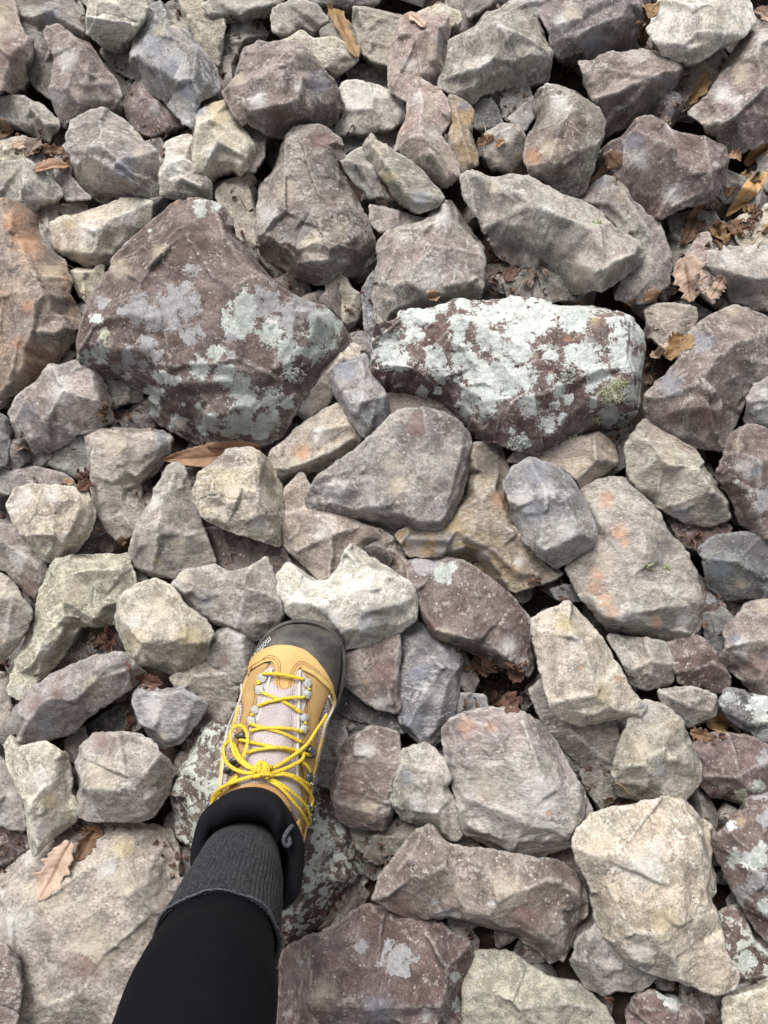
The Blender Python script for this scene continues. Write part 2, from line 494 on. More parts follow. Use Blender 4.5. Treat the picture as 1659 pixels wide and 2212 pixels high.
    me.vertices.add(len(A)); me.vertices.foreach_set('co', (A - org).astype(np.float32).ravel())
    me.loops.add(Fa.size); me.loops.foreach_set('vertex_index', Fa.ravel())
    me.polygons.add(len(Fa)); me.polygons.foreach_set('loop_start', np.arange(0, Fa.size, 3, dtype=np.int32))
    me.update(calc_edges=True); me.validate()
    me.shade_smooth()
    # tints
    if blobs:
        colr = np.ones((len(A), 4), np.float32) * .5; wt = np.zeros((len(A), 4), np.float32); best = np.zeros(len(A))
        zt = A[:, 2]
        # position of every vertex in the photo
        rx, ry, rz = A[:, 0], A[:, 1], zt - CAM_H
        fw = ry * _st - rz * _ct; up = ry * _ct + rz * _st
        sx = 829.5 + FPX * rx / fw; sy = 1106. - FPX * up / fw
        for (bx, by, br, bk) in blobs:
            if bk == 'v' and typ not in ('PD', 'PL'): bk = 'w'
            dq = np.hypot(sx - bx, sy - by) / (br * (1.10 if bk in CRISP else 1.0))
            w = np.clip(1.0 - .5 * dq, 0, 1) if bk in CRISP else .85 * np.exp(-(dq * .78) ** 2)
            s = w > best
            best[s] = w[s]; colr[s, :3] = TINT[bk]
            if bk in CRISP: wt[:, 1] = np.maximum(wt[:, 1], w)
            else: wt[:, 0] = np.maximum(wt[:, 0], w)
        # a blob's kind belongs to its own colour
        ca = me.color_attributes.new('tint', 'FLOAT_COLOR', 'POINT'); ca.data.foreach_set('color', colr.ravel())
        cb = me.color_attributes.new('tintw', 'FLOAT_COLOR', 'POINT'); cb.data.foreach_set('color', wt.ravel())
    me.materials.append(stone_mat(typ, seed, gain))
    o = bpy.data.objects.new('stone', me); C.objects.link(o)
    o.location = org
    tag(o, label, 'stone', 'loose stones of the scree')
    return o
# level | kind | outline x,y[,height] | ridge lines | patches x,y,radius,kind | label          (photo units)
STONES = """
3|TP|-60,-40 22,-20 34,40 52,68 71,85 66,115 40,150 8,192 -60,220|-60,60,48 35,95,42 20,150,30|30,120,22,m 5,30,30,c 15,95,14,m 5,135,12,m|rounded stone in the top left corner, tan above and dark red below
1|PG|22,-25 160,-25 180,20 180,70 120,60 60,100 30,60||110,40,18,b|grey purple stone behind the pale lump at the top left
1|GD|50,70 95,40 125,90 120,220 80,195 45,150||100,90,10,w|dull grey stone wedged between the corner stone and the big purple split one
3|P|85,48,10 115,38 145,58 185,80 205,112 230,150 255,180 262,205 245,230,0 200,248,-5 150,252,0 122,250 106,215 110,170 118,122 92,75|145,58,30 180,95,36 188,125,42 184,172,42 150,250,12;120,180,32|150,130,26,w 120,210,20,w 165,200,12,c|purple grey stone with a sharp vertical crease, dark face on its right
4|W|183,-25 305,-25 317,15 300,45 292,68,0 262,92,-15 225,94,-18 200,84,-10 180,55 178,25|185,30,34 230,36,42 268,34,44 300,30,30||cream stone with a thin crack across it at the top edge
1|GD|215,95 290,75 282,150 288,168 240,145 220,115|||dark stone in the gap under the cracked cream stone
1|P|262,212 285,176 310,160 345,180 360,215 405,262 345,288 310,290 280,268|300,190,30 325,230,40 342,268,22|335,235,16,w|small dull purple stone below the blue grey slab
3|B|318,8 345,-12 385,12 402,40 425,90 450,125 470,152 476,200,0 458,212,0 430,222 415,272,5 400,262 370,230 350,200 325,185 285,158 274,118 290,68 305,38|396,30,34 412,90,38 447,175,34 430,218,18;340,120,42|330,100,22,b 370,150,24,b 400,200,20,b 385,50,24,c 290,110,16,w 390,160,22,w 400,250,14,w 345,65,16,c|big blue grey stone with a thin tan edge down its right side
2|TG|384,-20 440,-5 482,30 486,62 472,142,0 448,118 405,66 394,25|||smooth greenish grey stone between the blue slab and the purple boulder
3|G|434,10 480,-25 625,-25 605,2 548,14 522,34,0 488,30,-5 452,24|470,0,36 540,2,34||pale grey stone cut by the top edge above the dusky purple boulder
3|G|588,22 612,2 640,-14 690,8 712,42,0 680,60,-12 648,57,-15 626,76,-5 590,74|605,50,28 640,40,34 690,36,22||small angular grey stone beside the long curled leaf
1|PG|472,155 480,90 500,42 560,36 580,66 520,92 488,152||500,60,16,w 530,60,14,v|purple stone with a pale streak hiding behind the dusky boulder
2|GD|690,60 730,30 760,50 780,110 750,135 720,150 700,110|||dull brown stone lying under the curled leaf
4|P|523,84 560,86 600,90 640,96 672,112 703,155 728,182,0 742,215,-10 725,245,-20 690,265,-25 640,277,-25 580,298,-20 545,277,-15 505,252 482,198 476,172 500,138|508,250,24 545,238,38 590,226,48 642,212,50 652,160,46 630,100,30|560,215,20,w 520,175,16,c 660,135,20,d 600,250,26,m 645,190,12,w 690,180,26,b|large dusky purple boulder with a rough dark lower face near the top
3|T|573,95 620,76 650,60 678,80 720,74 750,95 773,120 766,142,0 728,160,-10 700,150,0 660,115 600,95|720,140,28 745,110,30||cream yellow stone with a ragged edge behind the dusky boulder
2|W|730,195 742,174 790,176 840,190 870,214 876,242 845,270 800,284,0 740,279,0 718,266 738,238||780,215,30,w 760,225,16,w 835,215,5,d|flat whitish stone right of the dusky boulder
2|TG|762,14 800,8 870,25 868,80 852,136 800,130 785,115 775,90 764,60|800,40,36||smooth tan stone between the curled leaf and the tall upright block
0|PG|740,145 790,130 848,145 845,195 760,175|||sunken purple stone showing under the flat whitish one
3|TP|868,30,18 885,22 930,28 966,34 972,60 962,110,0 955,150 940,178 922,186 912,230 880,215 845,190 838,172 841,100 855,60|900,45,34 948,50,40 946,95,38 958,140,24|955,90,22,b 885,140,16,w 925,105,22,c 876,32,12,m|tall tan block with a bluish notch and a scrap of leaf on its top
2|T|885,30 945,12 990,22 1002,40 972,58 900,38|||small tan stone behind the block carrying the leaf scrap
3|GP|970,62 1010,35 1060,3 1110,-15 1160,5 1172,55 1196,100 1190,156,-5 1155,172,-15 1110,182,-20 1050,196,-20 1020,221,-15 975,205,-5 946,178 955,150 970,110|958,160,24 1000,150,34 1035,140,44 1070,118,38 1110,128,34 1150,110,44 1192,125,22;1080,50,44|1050,140,18,w 1080,60,20,w|big rounded grey stone with a hollow in its lower edge
3|PG|1068,-30 1375,-30 1390,30 1376,90,-15 1345,106,-20 1290,116,-20 1240,119,-15 1205,116,0 1192,90 1172,50 1160,0|1196,112,16 1230,85,38 1262,62,44 1345,30,46 1362,-15,46|1210,45,18,w 1280,95,26,b 1230,30,20,c|broad pinkish slab at the top edge with a dark blue broken side
4|W|1418,12 1440,-25 1628,-25 1632,50 1606,82 1560,96 1535,116 1490,139,0 1450,125,-5 1420,95 1404,60|1420,80,26 1500,100,36 1600,60,34;1530,20,40|1600,58,5,y|bright cream pitted stone near the top right corner
1|TG|1470,150 1550,90 1585,120 1500,235 1465,215||1500,160,14,c|dull olive stone shaded under the bright cream one
3|P|1720,60 1650,56 1625,55 1590,100 1560,158 1530,200 1488,240 1520,282,-5 1550,302,-15 1600,327,-15 1640,312,0 1720,250|1640,90,42 1636,180,42 1615,236,44 1570,262,40 1524,276,16|1560,200,22,w 1600,160,24,c 1650,80,20,w 1590,220,16,w 1500,243,8,w 1555,265,8,w|tall leaning purple block at the right edge under the top corner
3|P|1248,133 1290,120 1330,104 1400,108 1430,122 1476,136,20 1468,165,-10 1445,202,-20 1400,240,-25 1360,262,-25 1315,281,-20 1308,255,-5 1280,206,12|1285,208,22 1310,200,38 1350,188,42 1400,165,44 1472,142,30|1445,180,16,b 1440,200,12,b 1400,200,22,d 1420,165,8,w|wedge shaped purple stone with a straight pale ridge and dark lower side
1|B|1085,195 1140,170 1162,200 1168,230 1135,282 1100,272 1082,230|||sunken blue grey stone left of the pear shaped one
4|P|1166,172 1188,156 1232,170 1258,195 1290,235 1307,262 1300,300,0 1285,350,-10 1270,400,-15 1245,421,-20 1200,407,-20 1140,375,0 1132,330 1148,270 1178,210 1164,190|1142,352,18 1190,368,32 1215,335,44 1292,305,26;1215,260,44|1190,320,24,c 1150,340,20,o 1180,170,18,w 1210,220,26,w 1158,365,10,w|pear shaped purple stone with a tan waist, narrow end up
4|PD|1312,300 1345,280 1380,250 1430,242 1470,265 1530,285 1572,308 1573,360,0 1552,422,-5 1520,432 1470,450,0 1427,468,-10 1400,440,-15 1340,380,-15 1308,322,0|1325,340,22 1385,405,34 1425,445,26 1545,400,34 1560,330,32;1420,320,38|1380,340,26,w 1455,420,24,w 1450,270,18,w 1370,310,20,b 1545,355,6,w|broad dark purple stone with white flecks, leaning against fallen leaves at right
2|PG|1248,422 1300,380 1345,388 1382,430 1420,480 1452,560 1446,612 1400,648 1330,640 1370,560 1330,470|1345,400,36 1440,560,30|1340,420,16,c 1300,390,16,b|purple stone sandwiched under the long grey slab
4|G|994,382 1030,360 1068,372 1110,364 1150,380 1210,420 1262,430 1330,470 1370,485 1395,512 1400,545,0 1380,572,-15 1345,602,-22 1300,633,-25 1264,628,-25 1200,590,-25 1140,560,-20 1080,530,-15 1040,490,-5 1000,430,5|1010,425,24 1050,475,34 1100,515,38 1180,550,40 1285,588,44 1375,545,34;1150,440,44 1280,500,44|1290,482,9,g 1180,455,18,w 1060,405,16,c 1250,590,26,c|long pale grey slab lying diagonally across the upper right
3|GP|815,500 840,482 880,476 920,462 950,436 975,417 1003,452 1040,498 1048,560 1040,642,-5 990,655,-20 900,665,-20 845,690,-20 815,720,-10 805,620 815,560|965,425,26 950,480,42 880,482,36;845,665,20 900,640,34 990,625,36 1045,590,24|960,470,22,w 930,600,26,w 930,640,4,o|peaked grey stone standing behind the white lichened block
3|P|552,375 580,345 600,310 640,275 700,272 735,290 745,330 740,352 760,390 795,470,0 810,522,-10 790,560,-10 760,578,-15 730,586,-10 716,612,-20 690,610,-20 640,592,-20 560,540,-15 547,480 552,400|600,400,44 640,350,48 700,320,46;580,500,32 640,560,36 700,560,44 770,540,24;655,480,24 690,440,34;740,440,40|640,500,26,d 672,532,26,c 620,410,24,c 690,300,22,m 580,460,24,w 730,500,20,c|large reddish brown boulder with a deep notch, just above the lichened one
3|GP|137,312 141,280 152,254 230,236 262,250 300,290 306,301 340,325 343,420,-10 330,433,-20 290,431,-25 210,425,-25 175,410,-20 160,385,-10 145,340,4|143,318,22 180,325,36 222,348,44 262,375,46 285,392,36;262,330,46 222,348,44;262,330,46 344,345,26|270,360,26,b 190,370,24,c 300,330,14,c 300,290,12,c|blocky grey stone with faceted dark lower faces, upper left
2|G|-40,208 60,204 90,225 125,252 132,280,0 112,308,-5 78,290,-15 40,270,-10 -40,240|60,225,34 100,270,28||grey wedge at the left edge pointing at fallen leaves
1|T|2,312 40,290 68,300 72,345 0,348||||small pale stone with a shred of pink leaf, at the left edge
2|PG|118,330 145,300 160,330 150,380 200,430 140,432 120,380|||dull dark stone tucked beside the blocky grey stone at left
3|G|-40,346 60,347 92,370 122,395 138,420,0 120,432,-5 75,451,-15 40,437,-15 -40,428|40,400,32|20,380,20,c|flat greenish grey stone at the left edge below the leaf pile
2|W|355,302 390,282 413,290 418,340 445,385 458,400,0 456,430,-10 410,432,-10 350,426,0 342,395 352,350|370,330,34 390,380,38 430,400,28|375,350,22,w|soft whitish stone between the blocky grey one and the yellow stained one
1|GD|312,305 345,298 358,320 352,350 342,370 340,325|||thin pale stone squeezed between two larger ones at upper left
3|T|410,252 424,224 445,214 492,214 502,250 528,280 550,315,0 548,352,-5 522,383,-15 505,368,-12 470,374,-15 445,390,-15 418,365 412,330|440,235,28 470,300,42 520,330,28;440,355,24 500,350,30|470,224,22,y 478,255,20,y 490,280,18,c 430,240,14,b 500,300,20,c 460,330,16,w|cream stone with a yellow stained top, left of the reddish boulder
2|GD|515,285 545,262 572,290 572,335 550,372 525,370|||dull grey stone behind the yellow stained one
1|TG|462,400 500,384 548,374 555,480 552,532 530,532 480,470|||smooth olive grey stone between the lichened and the reddish boulders
2|T|108,482 125,468 180,450 240,430 290,427 332,436 320,480 262,545 215,570,-5 180,568,-10 130,550,-12 112,522|120,500,24 190,500,34 280,460,34;130,540,14 160,540,26 215,545,28|190,500,26,w 150,480,16,y 280,470,20,w 125,530,10,k|long cream stone at the left, half under the lichened boulder
1|G|76,456 110,438 178,434 188,452 120,480 112,520 125,548 98,520 80,480||||thin grey stone behind the long cream stone at left
3|O|-40,432 40,430 65,440 80,480 96,520 130,556 142,590 140,622 160,662 164,700 168,738,-25 122,792,-30 60,842,-30 0,862,-25 -40,870|20,800,34 30,745,40 35,718,50 70,712,52 120,716,48 162,706,34;20,560,50 90,600,46|60,520,30,o 30,480,26,o 60,660,14,o 110,590,24,c 110,560,22,d 40,740,12,o 80,780,34,k|large orange brown stone with an undercut shadowed base at the left edge
1|T|150,592 166,575 225,574 225,605 195,660 165,632||||small tan stone between the orange stone and the lichened boulder
5|PD|362,421 400,432 430,432 480,440,14 500,470,5 506,508,0 550,556,0 620,610,0 680,640,0 740,682,4 758,715,0 740,744,-3 712,775,-10 690,800,-12 668,832,-12 640,880,-16 602,930,-20 560,952,-22 490,953,-22 440,950,-20 400,936,-18 360,915,-16 312,886,-13 296,872,-9 308,830,-7 270,816,-2 227,788,0 195,800,-3 168,798,-2 160,735,8 170,690 190,650 218,588 222,530 262,490 330,442|470,455,38 485,500,50 540,575,54 620,640,52 700,690,40 750,715,14;170,770,20 225,765,34 300,800,38 392,822,42 480,820,44 590,795,44 680,760,34 745,722,12;340,560,56 440,640,60;320,838,16 400,846,20 560,842,20 655,808,10;340,885,8 460,905,8 580,905,6|287,670,26,v 333,686,26,v 366,653,28,v 406,660,24,v 410,722,20,v 413,586,14,v 400,615,12,v 320,743,18,v 333,768,14,v 276,773,18,v 222,653,13,v 300,650,18,v 253,793,11,v 500,770,10,v 500,730,13,v 310,786,9,v 375,700,14,v 517,695,32,l 533,663,28,l 206,688,11,L 226,721,11,g 213,763,17,l 180,785,14,l 186,765,8,l 350,813,15,L 377,823,10,L 275,813,7,L 433,798,23,l 466,764,16,l 485,815,20,l 520,833,20,l 533,870,29,l 520,913,28,l 450,916,21,l 383,916,17,L 333,853,17,l 327,886,14,l 427,876,6,l 397,873,4,l 493,932,14,l 586,720,25,l 573,655,30,v 620,686,26,v 655,655,24,v 696,688,25,l 686,722,22,l 622,752,24,l 720,705,20,l 680,760,20,l 620,790,12,l 586,862,22,l 573,918,22,l 620,870,13,l 633,812,7,l 713,742,14,l 433,450,15,l 466,444,10,l 267,523,9,w 323,497,4,L 380,437,6,o 260,580,22,c 590,690,14,w 420,700,4,k 640,920,14,l 557,940,12,l 340,540,16,c|great maroon boulder crusted with lavender and green lichen patches
1|TG|704,602 730,588 776,630 781,668 765,692 748,702 706,642|735,620,34||small tan block between the lichened boulder and the grey peak
1|B|782,625 808,580 822,700 806,765 788,720|||narrow blue stone beside the left end of the white lichened block
5|PD|806,722 812,702 830,697 852,690 870,662 905,660 940,656 1000,644 1040,646 1100,640 1180,645 1250,640 1290,632 1340,645 1380,672,10 1395,710,0 1400,745,-3 1395,790,-5 1394,860,-8 1380,903,-11 1350,921,-13 1300,935,-15 1250,962,-16 1200,968,-18 1160,980,-18 1130,976,-18 1060,950,-16 1015,925,-14 985,890,-14 960,865,-14 920,856,-14 850,851,-13 800,822,-9 794,800,-4 805,760|806,790,24 850,806,36 900,812,40 950,832,40 990,862,40 1012,905,32 1060,925,22;1345,660,40 1362,730,48 1366,800,48 1358,880,26;1100,935,12 1200,945,12 1330,910,10;1000,700,50 1150,760,56 1290,720,54;1130,860,48 1250,850,46|890,683,26,L 917,680,22,L 953,660,14,L 1000,652,14,L 1046,688,28,L 993,697,20,L 893,720,18,L 830,755,30,L 853,742,18,L 863,783,20,L 935,775,24,L 990,725,13,L 1046,722,20,L 1073,740,25,L 1000,768,25,L 1020,793,34,L 1053,836,30,L 1086,803,35,L 1020,850,22,L 1003,884,17,L 1053,880,18,L 946,843,7,L 913,847,10,L 953,808,17,L 1100,665,28,L 1126,663,30,L 1156,688,34,L 1126,720,33,L 1190,663,28,L 1256,660,30,L 1240,690,28,L 1306,650,22,L 1325,693,14,L 1340,720,20,L 1342,768,28,L 1266,772,28,L 1292,803,22,L 1233,766,19,L 1190,766,16,L 1126,755,25,L 1133,813,24,L 1143,873,21,L 1106,832,24,L 1190,816,11,L 1210,842,15,L 1280,832,13,L 1230,863,10,L 1200,877,8,L 1182,916,17,L 1213,906,11,L 1318,900,20,l 1373,850,24,l 1380,790,26,l 1280,873,10,L 1126,956,14,L 1110,934,8,L 1375,720,22,l 1360,690,14,L 1300,720,12,d 1320,853,21,g 1336,830,13,g 1226,732,9,o 1156,768,6,y 1285,695,10,y 1190,803,5,o 815,735,8,y 1370,900,12,l|angular block plastered with bright white lichen, right of centre
2|P|835,845 980,858 1030,885 1025,915 900,920 840,895||||purple stone in the shade beneath the white lichened block
2|T|622,885,0 642,842 690,790 722,752 752,734 780,745 785,765 745,802,0 722,842 702,872 682,902,-8 661,908,-12 640,895,-8|640,880,22 700,810,34 760,760,30|655,880,18,w|pale narrow slab sloping beneath the lichened boulder
3|B|704,806,0 716,790 760,770 790,757 800,790 835,850 839,890,0 822,920,-10 806,946,-12 785,945,-12 758,910,-8 730,862,-5 713,835,-5|712,808,26 755,868,40 800,922,26;770,800,40 815,860,36|745,800,22,b 720,850,12,w 770,920,12,w 780,860,16,v|triangular grey stone resting on two pale slabs in the centre
2|T|573,1000 590,975 640,930 700,880 735,866 762,900 782,940 775,962,-8 742,990,-12 700,1010,-14 650,1030,-14 610,1041,-12 588,1034,-6|580,1010,20 620,1012,34 700,984,36 770,940,22|650,980,20,o 690,940,22,w 640,1000,20,c|long cream slab with pink stains pointing down left in the centre
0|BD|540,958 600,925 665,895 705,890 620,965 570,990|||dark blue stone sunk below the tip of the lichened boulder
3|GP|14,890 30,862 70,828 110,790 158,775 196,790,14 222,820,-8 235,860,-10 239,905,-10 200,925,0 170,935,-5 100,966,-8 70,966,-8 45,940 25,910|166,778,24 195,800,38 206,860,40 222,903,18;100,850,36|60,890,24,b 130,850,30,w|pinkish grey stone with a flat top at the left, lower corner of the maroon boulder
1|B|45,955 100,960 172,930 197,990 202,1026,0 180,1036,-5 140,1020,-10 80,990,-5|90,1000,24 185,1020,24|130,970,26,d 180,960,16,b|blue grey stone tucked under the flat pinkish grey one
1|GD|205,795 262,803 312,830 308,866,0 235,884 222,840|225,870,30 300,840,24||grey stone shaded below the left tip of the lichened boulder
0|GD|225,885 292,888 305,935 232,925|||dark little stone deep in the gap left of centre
1|G|108,762 130,752 168,765 172,795 112,790|||small pale corner of stone below the orange one
2|TG|178,936 210,930 232,924 340,920 372,945 367,975,0 332,1020,-8 302,1042,-12 300,1070,-5 306,1122 292,1152,-5 260,1170,-8 230,1146,-5 205,1110,0 200,1050 190,990|190,945,26 208,1060,30 225,1140,14;330,930,34 345,965,32 290,1030,34;250,1000,40|250,960,30,c 350,945,18,b 270,980,20,d 225,1110,16,w|forked brown grey stone like a blunt tooth at left
1|PG|-40,1005 60,1003 150,1028 165,1062 60,1060 -40,1075|||flat dull purple stone behind the cracked cream one
4|T|8,1090 25,1055 60,1047 130,1050 178,1055 200,1080,0 208,1112,-10 192,1160,-15 150,1195,-15 115,1216,-12 90,1211,-8 60,1170 30,1130|166,1056,22 165,1100,38 145,1150,38 108,1208,12;90,1090,38|50,1080,20,w 110,1070,20,v 180,1100,16,c|cream pink stone crazed with fine cracks at the left
3|G|378,1000 396,1008 411,1060 426,1100 441,1150,0 461,1210,0 442,1226,-8 370,1250,-12 330,1245,-12 285,1222,-8 270,1190 300,1112 330,1050 360,1005|376,1008,24 362,1060,40 352,1110,44 325,1170,36 330,1235,12|300,1190,22,d 340,1215,10,y 330,1080,18,w 390,1180,22,c|tall pyramid shaped grey stone with purple base
4|T|412,1062 430,1022 470,990 492,968 542,965 580,995,0 606,1050,-12 609,1112,-15 600,1175,-12 560,1165,-8 480,1140 440,1120 420,1090|520,968,28 548,1020,42 552,1060,44 585,1110,36 590,1168,6;470,1060,40|585,1040,20,d 500,1060,30,c 560,1130,16,w|cracked cream stone with a dark right side under the long orange leaf
1|PD|438,1140 500,1142 600,1172 622,1200 650,1245 600,1262 560,1225 500,1238 460,1205||||dark purple stone below the cracked cream one, dusted with lichen specks
4|PG|655,1070 690,1022 742,985 800,942 840,902 862,884 912,880 970,893 1012,930,0 1020,970,-12 1015,1012,-14 1000,1060,-15 981,1112,-16 950,1146,-18 900,1146,-16 840,1141,-14 760,1120,-12 700,1106,-10 662,1092,-6|690,1085,22 800,1100,26 955,1118,22;975,1060,32 990,1000,30 1002,938,24;840,960,34|730,1060,26,w 860,1050,26,c 800,1090,24,v 960,1045,22,d 900,920,26,m 850,1000,22,c|broad flat topped brown block in the middle of the scree
2|TP|604,1128 612,1060 650,1018 690,1080 780,1130 840,1150 876,1200 896,1242,-5 880,1262,-5 830,1200,4 760,1178 722,1240,-5 692,1256,-8 650,1216,-5 615,1182|640,1190,24 690,1165,34 760,1140,30|700,1150,18,w 640,1160,18,c 800,1165,20,d|olive and pink stone below the flat brown block
2.6|Y|985,1100 1000,1000 1020,960 1060,952 1082,955 1102,1000 1112,1070 1150,1150 1180,1208,0 1222,1236,-8 1200,1251,-10 1110,1282,-12 1050,1240,-12 1010,1200,-10 950,1202,-8 882,1202,-8 850,1150|880,1162,24 960,1165,34 1000,1176,38 1060,1180,40 1120,1235,30;1040,1080,44|900,1175,26,b 960,1180,26,b 1040,1200,14,w 1120,1215,14,w 1080,1080,18,o 1060,1000,30,d 980,1130,20,y|ochre and blue grey boulder half buried right of the flat brown block
4|B|1088,1040 1110,1006 1150,990 1200,1000 1240,1030 1270,1090 1289,1140,0 1281,1180,-8 1246,1200,-14 1210,1226,-14 1172,1210,-8 1140,1170 1112,1110|1135,1150,26 1180,1190,34 1205,1182,38 1280,1155,20;1170,1060,42 1220,1110,44|1160,1020,26,b 1150,1110,28,b 1220,1140,22,w 1130,1070,22,w 1180,1060,22,w|smooth blue grey stone shaped like a heart
3|TP|1098,992 1112,975 1200,962 1260,940 1300,933 1332,960,0 1336,1000,-5 1310,1020,-8 1256,1056,-8 1240,1030 1200,1000|1310,985,24||brown grey stone below the right corner of the white lichened block
3|TG|1349,962 1378,922 1400,900 1452,938 1500,968 1542,1010,0 1576,1070,-6 1576,1120,-14 1548,1136,-16 1490,1131,-16 1440,1110,-14 1400,1080,-8 1362,1030|1370,960,28 1425,990,42 1500,1010,36 1550,1060,30;1480,1100,22|1440,1000,20,c 1540,1090,24,d 1550,1075,7,w 1470,1110,16,b|rounded brown grey stone under the big purple one at right
4|P|1399,880 1396,850 1470,778 1480,740 1502,700 1540,678 1590,655 1640,655 1720,690 1720,800 1626,850,0 1610,872,-8 1592,930,-14 1570,971,-18 1500,962,-18 1440,940,-16 1408,912,-10|1478,755,32 1470,800,44 1472,850,46 1480,880,42 1420,900,14;1480,880,42 1560,878,44 1590,850,30;1580,760,50|1450,830,26,b 1520,740,22,b 1580,670,20,c 1450,900,16,m 1530,900,30,m 1470,930,14,w|massive purple boulder with a blue tinged left face at right
4|PG|1612,860 1640,820 1720,790 1720,930 1655,925,-10 1625,922,-10 1612,892,-5|1640,880,28 1700,870,34|1650,900,20,l 1650,850,14,w|small rounded purple stone with a pale underside at the right edge
4|PD|1549,1022 1590,930 1622,914 1720,935 1720,1200 1640,1170,-15 1600,1122,-12 1578,1060,-6|1590,1010,28 1620,1080,34 1660,1160,14;1660,980,38|1610,1010,22,w 1590,960,12,c 1650,1080,22,v 1590,1040,6,l 1630,1020,14,b|dark speckled purple stone at the right edge with white flecks
1|TG|1393,660 1430,654 1500,668 1508,690 1482,752 1440,762 1408,722|1430,700,24 1480,690,34||smooth olive stone with a leaf against it, right of the white lichened block
2|TP|1478,562 1510,508 1532,500 1545,560 1560,622 1542,656 1515,620|||narrow tan pink stone beside the large pale leaf
3|G|1528,540 1570,525 1640,518 1720,512 1720,680 1600,642,-12 1550,602,-8 1530,570|1545,570,24 1600,590,38 1720,590,38|1570,560,20,w 1600,610,26,d|broad grey stone at the right edge with a faint pale band
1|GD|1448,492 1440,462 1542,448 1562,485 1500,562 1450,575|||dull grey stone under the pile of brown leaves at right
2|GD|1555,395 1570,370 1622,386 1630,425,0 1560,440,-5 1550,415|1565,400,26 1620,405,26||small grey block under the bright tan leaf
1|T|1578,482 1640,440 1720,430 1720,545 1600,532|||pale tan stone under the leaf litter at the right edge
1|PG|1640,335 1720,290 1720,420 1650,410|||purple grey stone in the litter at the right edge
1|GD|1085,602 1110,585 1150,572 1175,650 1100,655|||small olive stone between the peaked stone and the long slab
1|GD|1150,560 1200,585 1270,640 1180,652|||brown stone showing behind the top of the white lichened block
2|GP|798,442 820,446 868,456 900,470 932,472 880,482 820,498 800,478|||brown wedge in the hollow above the peaked grey stone
3|G|737,350 750,335 792,308 812,340 842,420 840,426,0 800,428,-5 785,406,0 760,385|760,345,28 800,360,30|770,365,14,d 790,410,14,w|small pale stone pinned under the bent tan one
4|TG|784,312 804,288 850,330 875,342 902,355 935,390 961,430,0 935,455,-12 905,466,-15 868,440,-12 842,410,-5 808,350|800,298,26 830,345,36 862,380,36 880,412,28 950,430,14|815,320,20,c 840,385,18,y 905,430,24,b 860,430,14,d|bent stone with a tan edge and dark end, propped below the two lobed one
4|TP|882,190 905,173 950,188 966,212 974,260,0 950,292 968,312 990,350,0 994,385,-8 968,405,-14 930,388,-10 884,340 850,312 862,280 880,248|895,200,28 920,240,44 918,290,40 935,330,44 970,380,22|905,215,14,w 930,230,20,c 935,290,18,w 960,350,22,c|two lobed tan stone shaped like a boot in the upper middle
3|Y|968,208 1010,215 1023,240,0 1018,290,-5 1030,330,-5 1031,362,-12 996,375,-10 965,320 975,260|985,225,30 1000,290,34 1020,350,16|1000,230,14,b 1005,330,16,y|yellowish stone close behind the two lobed tan one
1|BD|1020,215 1066,208 1088,270 1040,280 1020,276|||flat dark blue grey stone right of the yellowish one
2|GP|1048,290 1085,264 1122,275 1136,300 1130,342,0 1105,366,-5 1060,362,-8 1048,330|1100,300,32|1095,290,16,w 1080,340,18,c|pale pinkish stone with a leaf on it, above the end of the long slab
0|BD|735,286 800,282 875,272 852,312 780,312 740,332||||blue stone in the shadow under the flat whitish one
3|G|1228,1222 1258,1162 1290,1150 1268,1100 1255,1052 1290,1034 1350,1030 1400,1070 1440,1120 1490,1182 1506,1260,0 1523,1320,-5 1518,1360,-12 1476,1396,-18 1430,1388,-18 1340,1372,-18 1300,1350,-14 1252,1290,-5|1250,1250,24 1300,1320,32 1340,1345,22;1380,1195,46 1342,1250,38 1335,1310,40;1400,1200,34 1450,1280,44 1490,1310,34;1400,1330,34 1430,1310,42|1310,1080,16,o 1340,1150,16,o 1350,1170,12,o 1290,1240,18,o 1285,1270,14,o 1305,1300,18,o 1320,1320,14,o 1420,1340,14,o 1310,1220,26,c 1300,1300,10,w 1370,1320,20,w 1410,1220,22,d 1430,1180,24,d 1440,1330,22,d 1402,1222,6,g 1440,1228,7,g 1480,1340,20,w|big grey boulder with rusty orange streaks at lower right
3|PD|905,1302 880,1262 880,1210 950,1198 1010,1215 1060,1250 1112,1290 1157,1350,0 1166,1410,-5 1146,1464,-12 1090,1441,-12 1030,1411,-12 940,1380,-12 918,1342,-5|915,1320,22 945,1366,28 1035,1392,34 1090,1418,26 1140,1452,12;1020,1290,40|960,1235,20,l 920,1220,24,v 970,1250,8,L 925,1355,22,m 1100,1400,24,w 1130,1440,20,w 960,1370,20,c|maroon lens shaped stone with a greenish patch at its top left
5|T|1150,1336 1176,1325 1226,1299 1252,1312 1282,1345 1320,1400 1345,1450 1370,1500 1398,1526,5 1380,1546,-8 1320,1560,-10 1260,1569,-12 1210,1551,-10 1190,1530 1168,1450 1155,1380|1210,1535,16 1300,1545,18 1380,1530,10;1240,1400,30|1240,1390,14,w 1255,1442,5,o 1335,1465,8,o 1300,1500,22,y 1220,1350,22,y 1391,1526,8,b|tall cream yellow slab lying on top, lower right of centre
2|G|1315,1372 1400,1380 1442,1390 1466,1440 1450,1480,-8 1400,1490,-10 1368,1482,-5 1340,1425||1400,1430,22,c|grey stone filling the gap right of the tall cream slab
2|PD|1438,1392 1510,1368 1542,1400 1582,1470 1570,1496,-8 1500,1492,-8 1466,1470||||dark purple stone right of the small grey one below the rusty boulder
1|PD|1450,1132 1500,1128 1582,1135 1560,1192 1510,1190 1470,1172|||dark purple stone wedged right of the rusty boulder
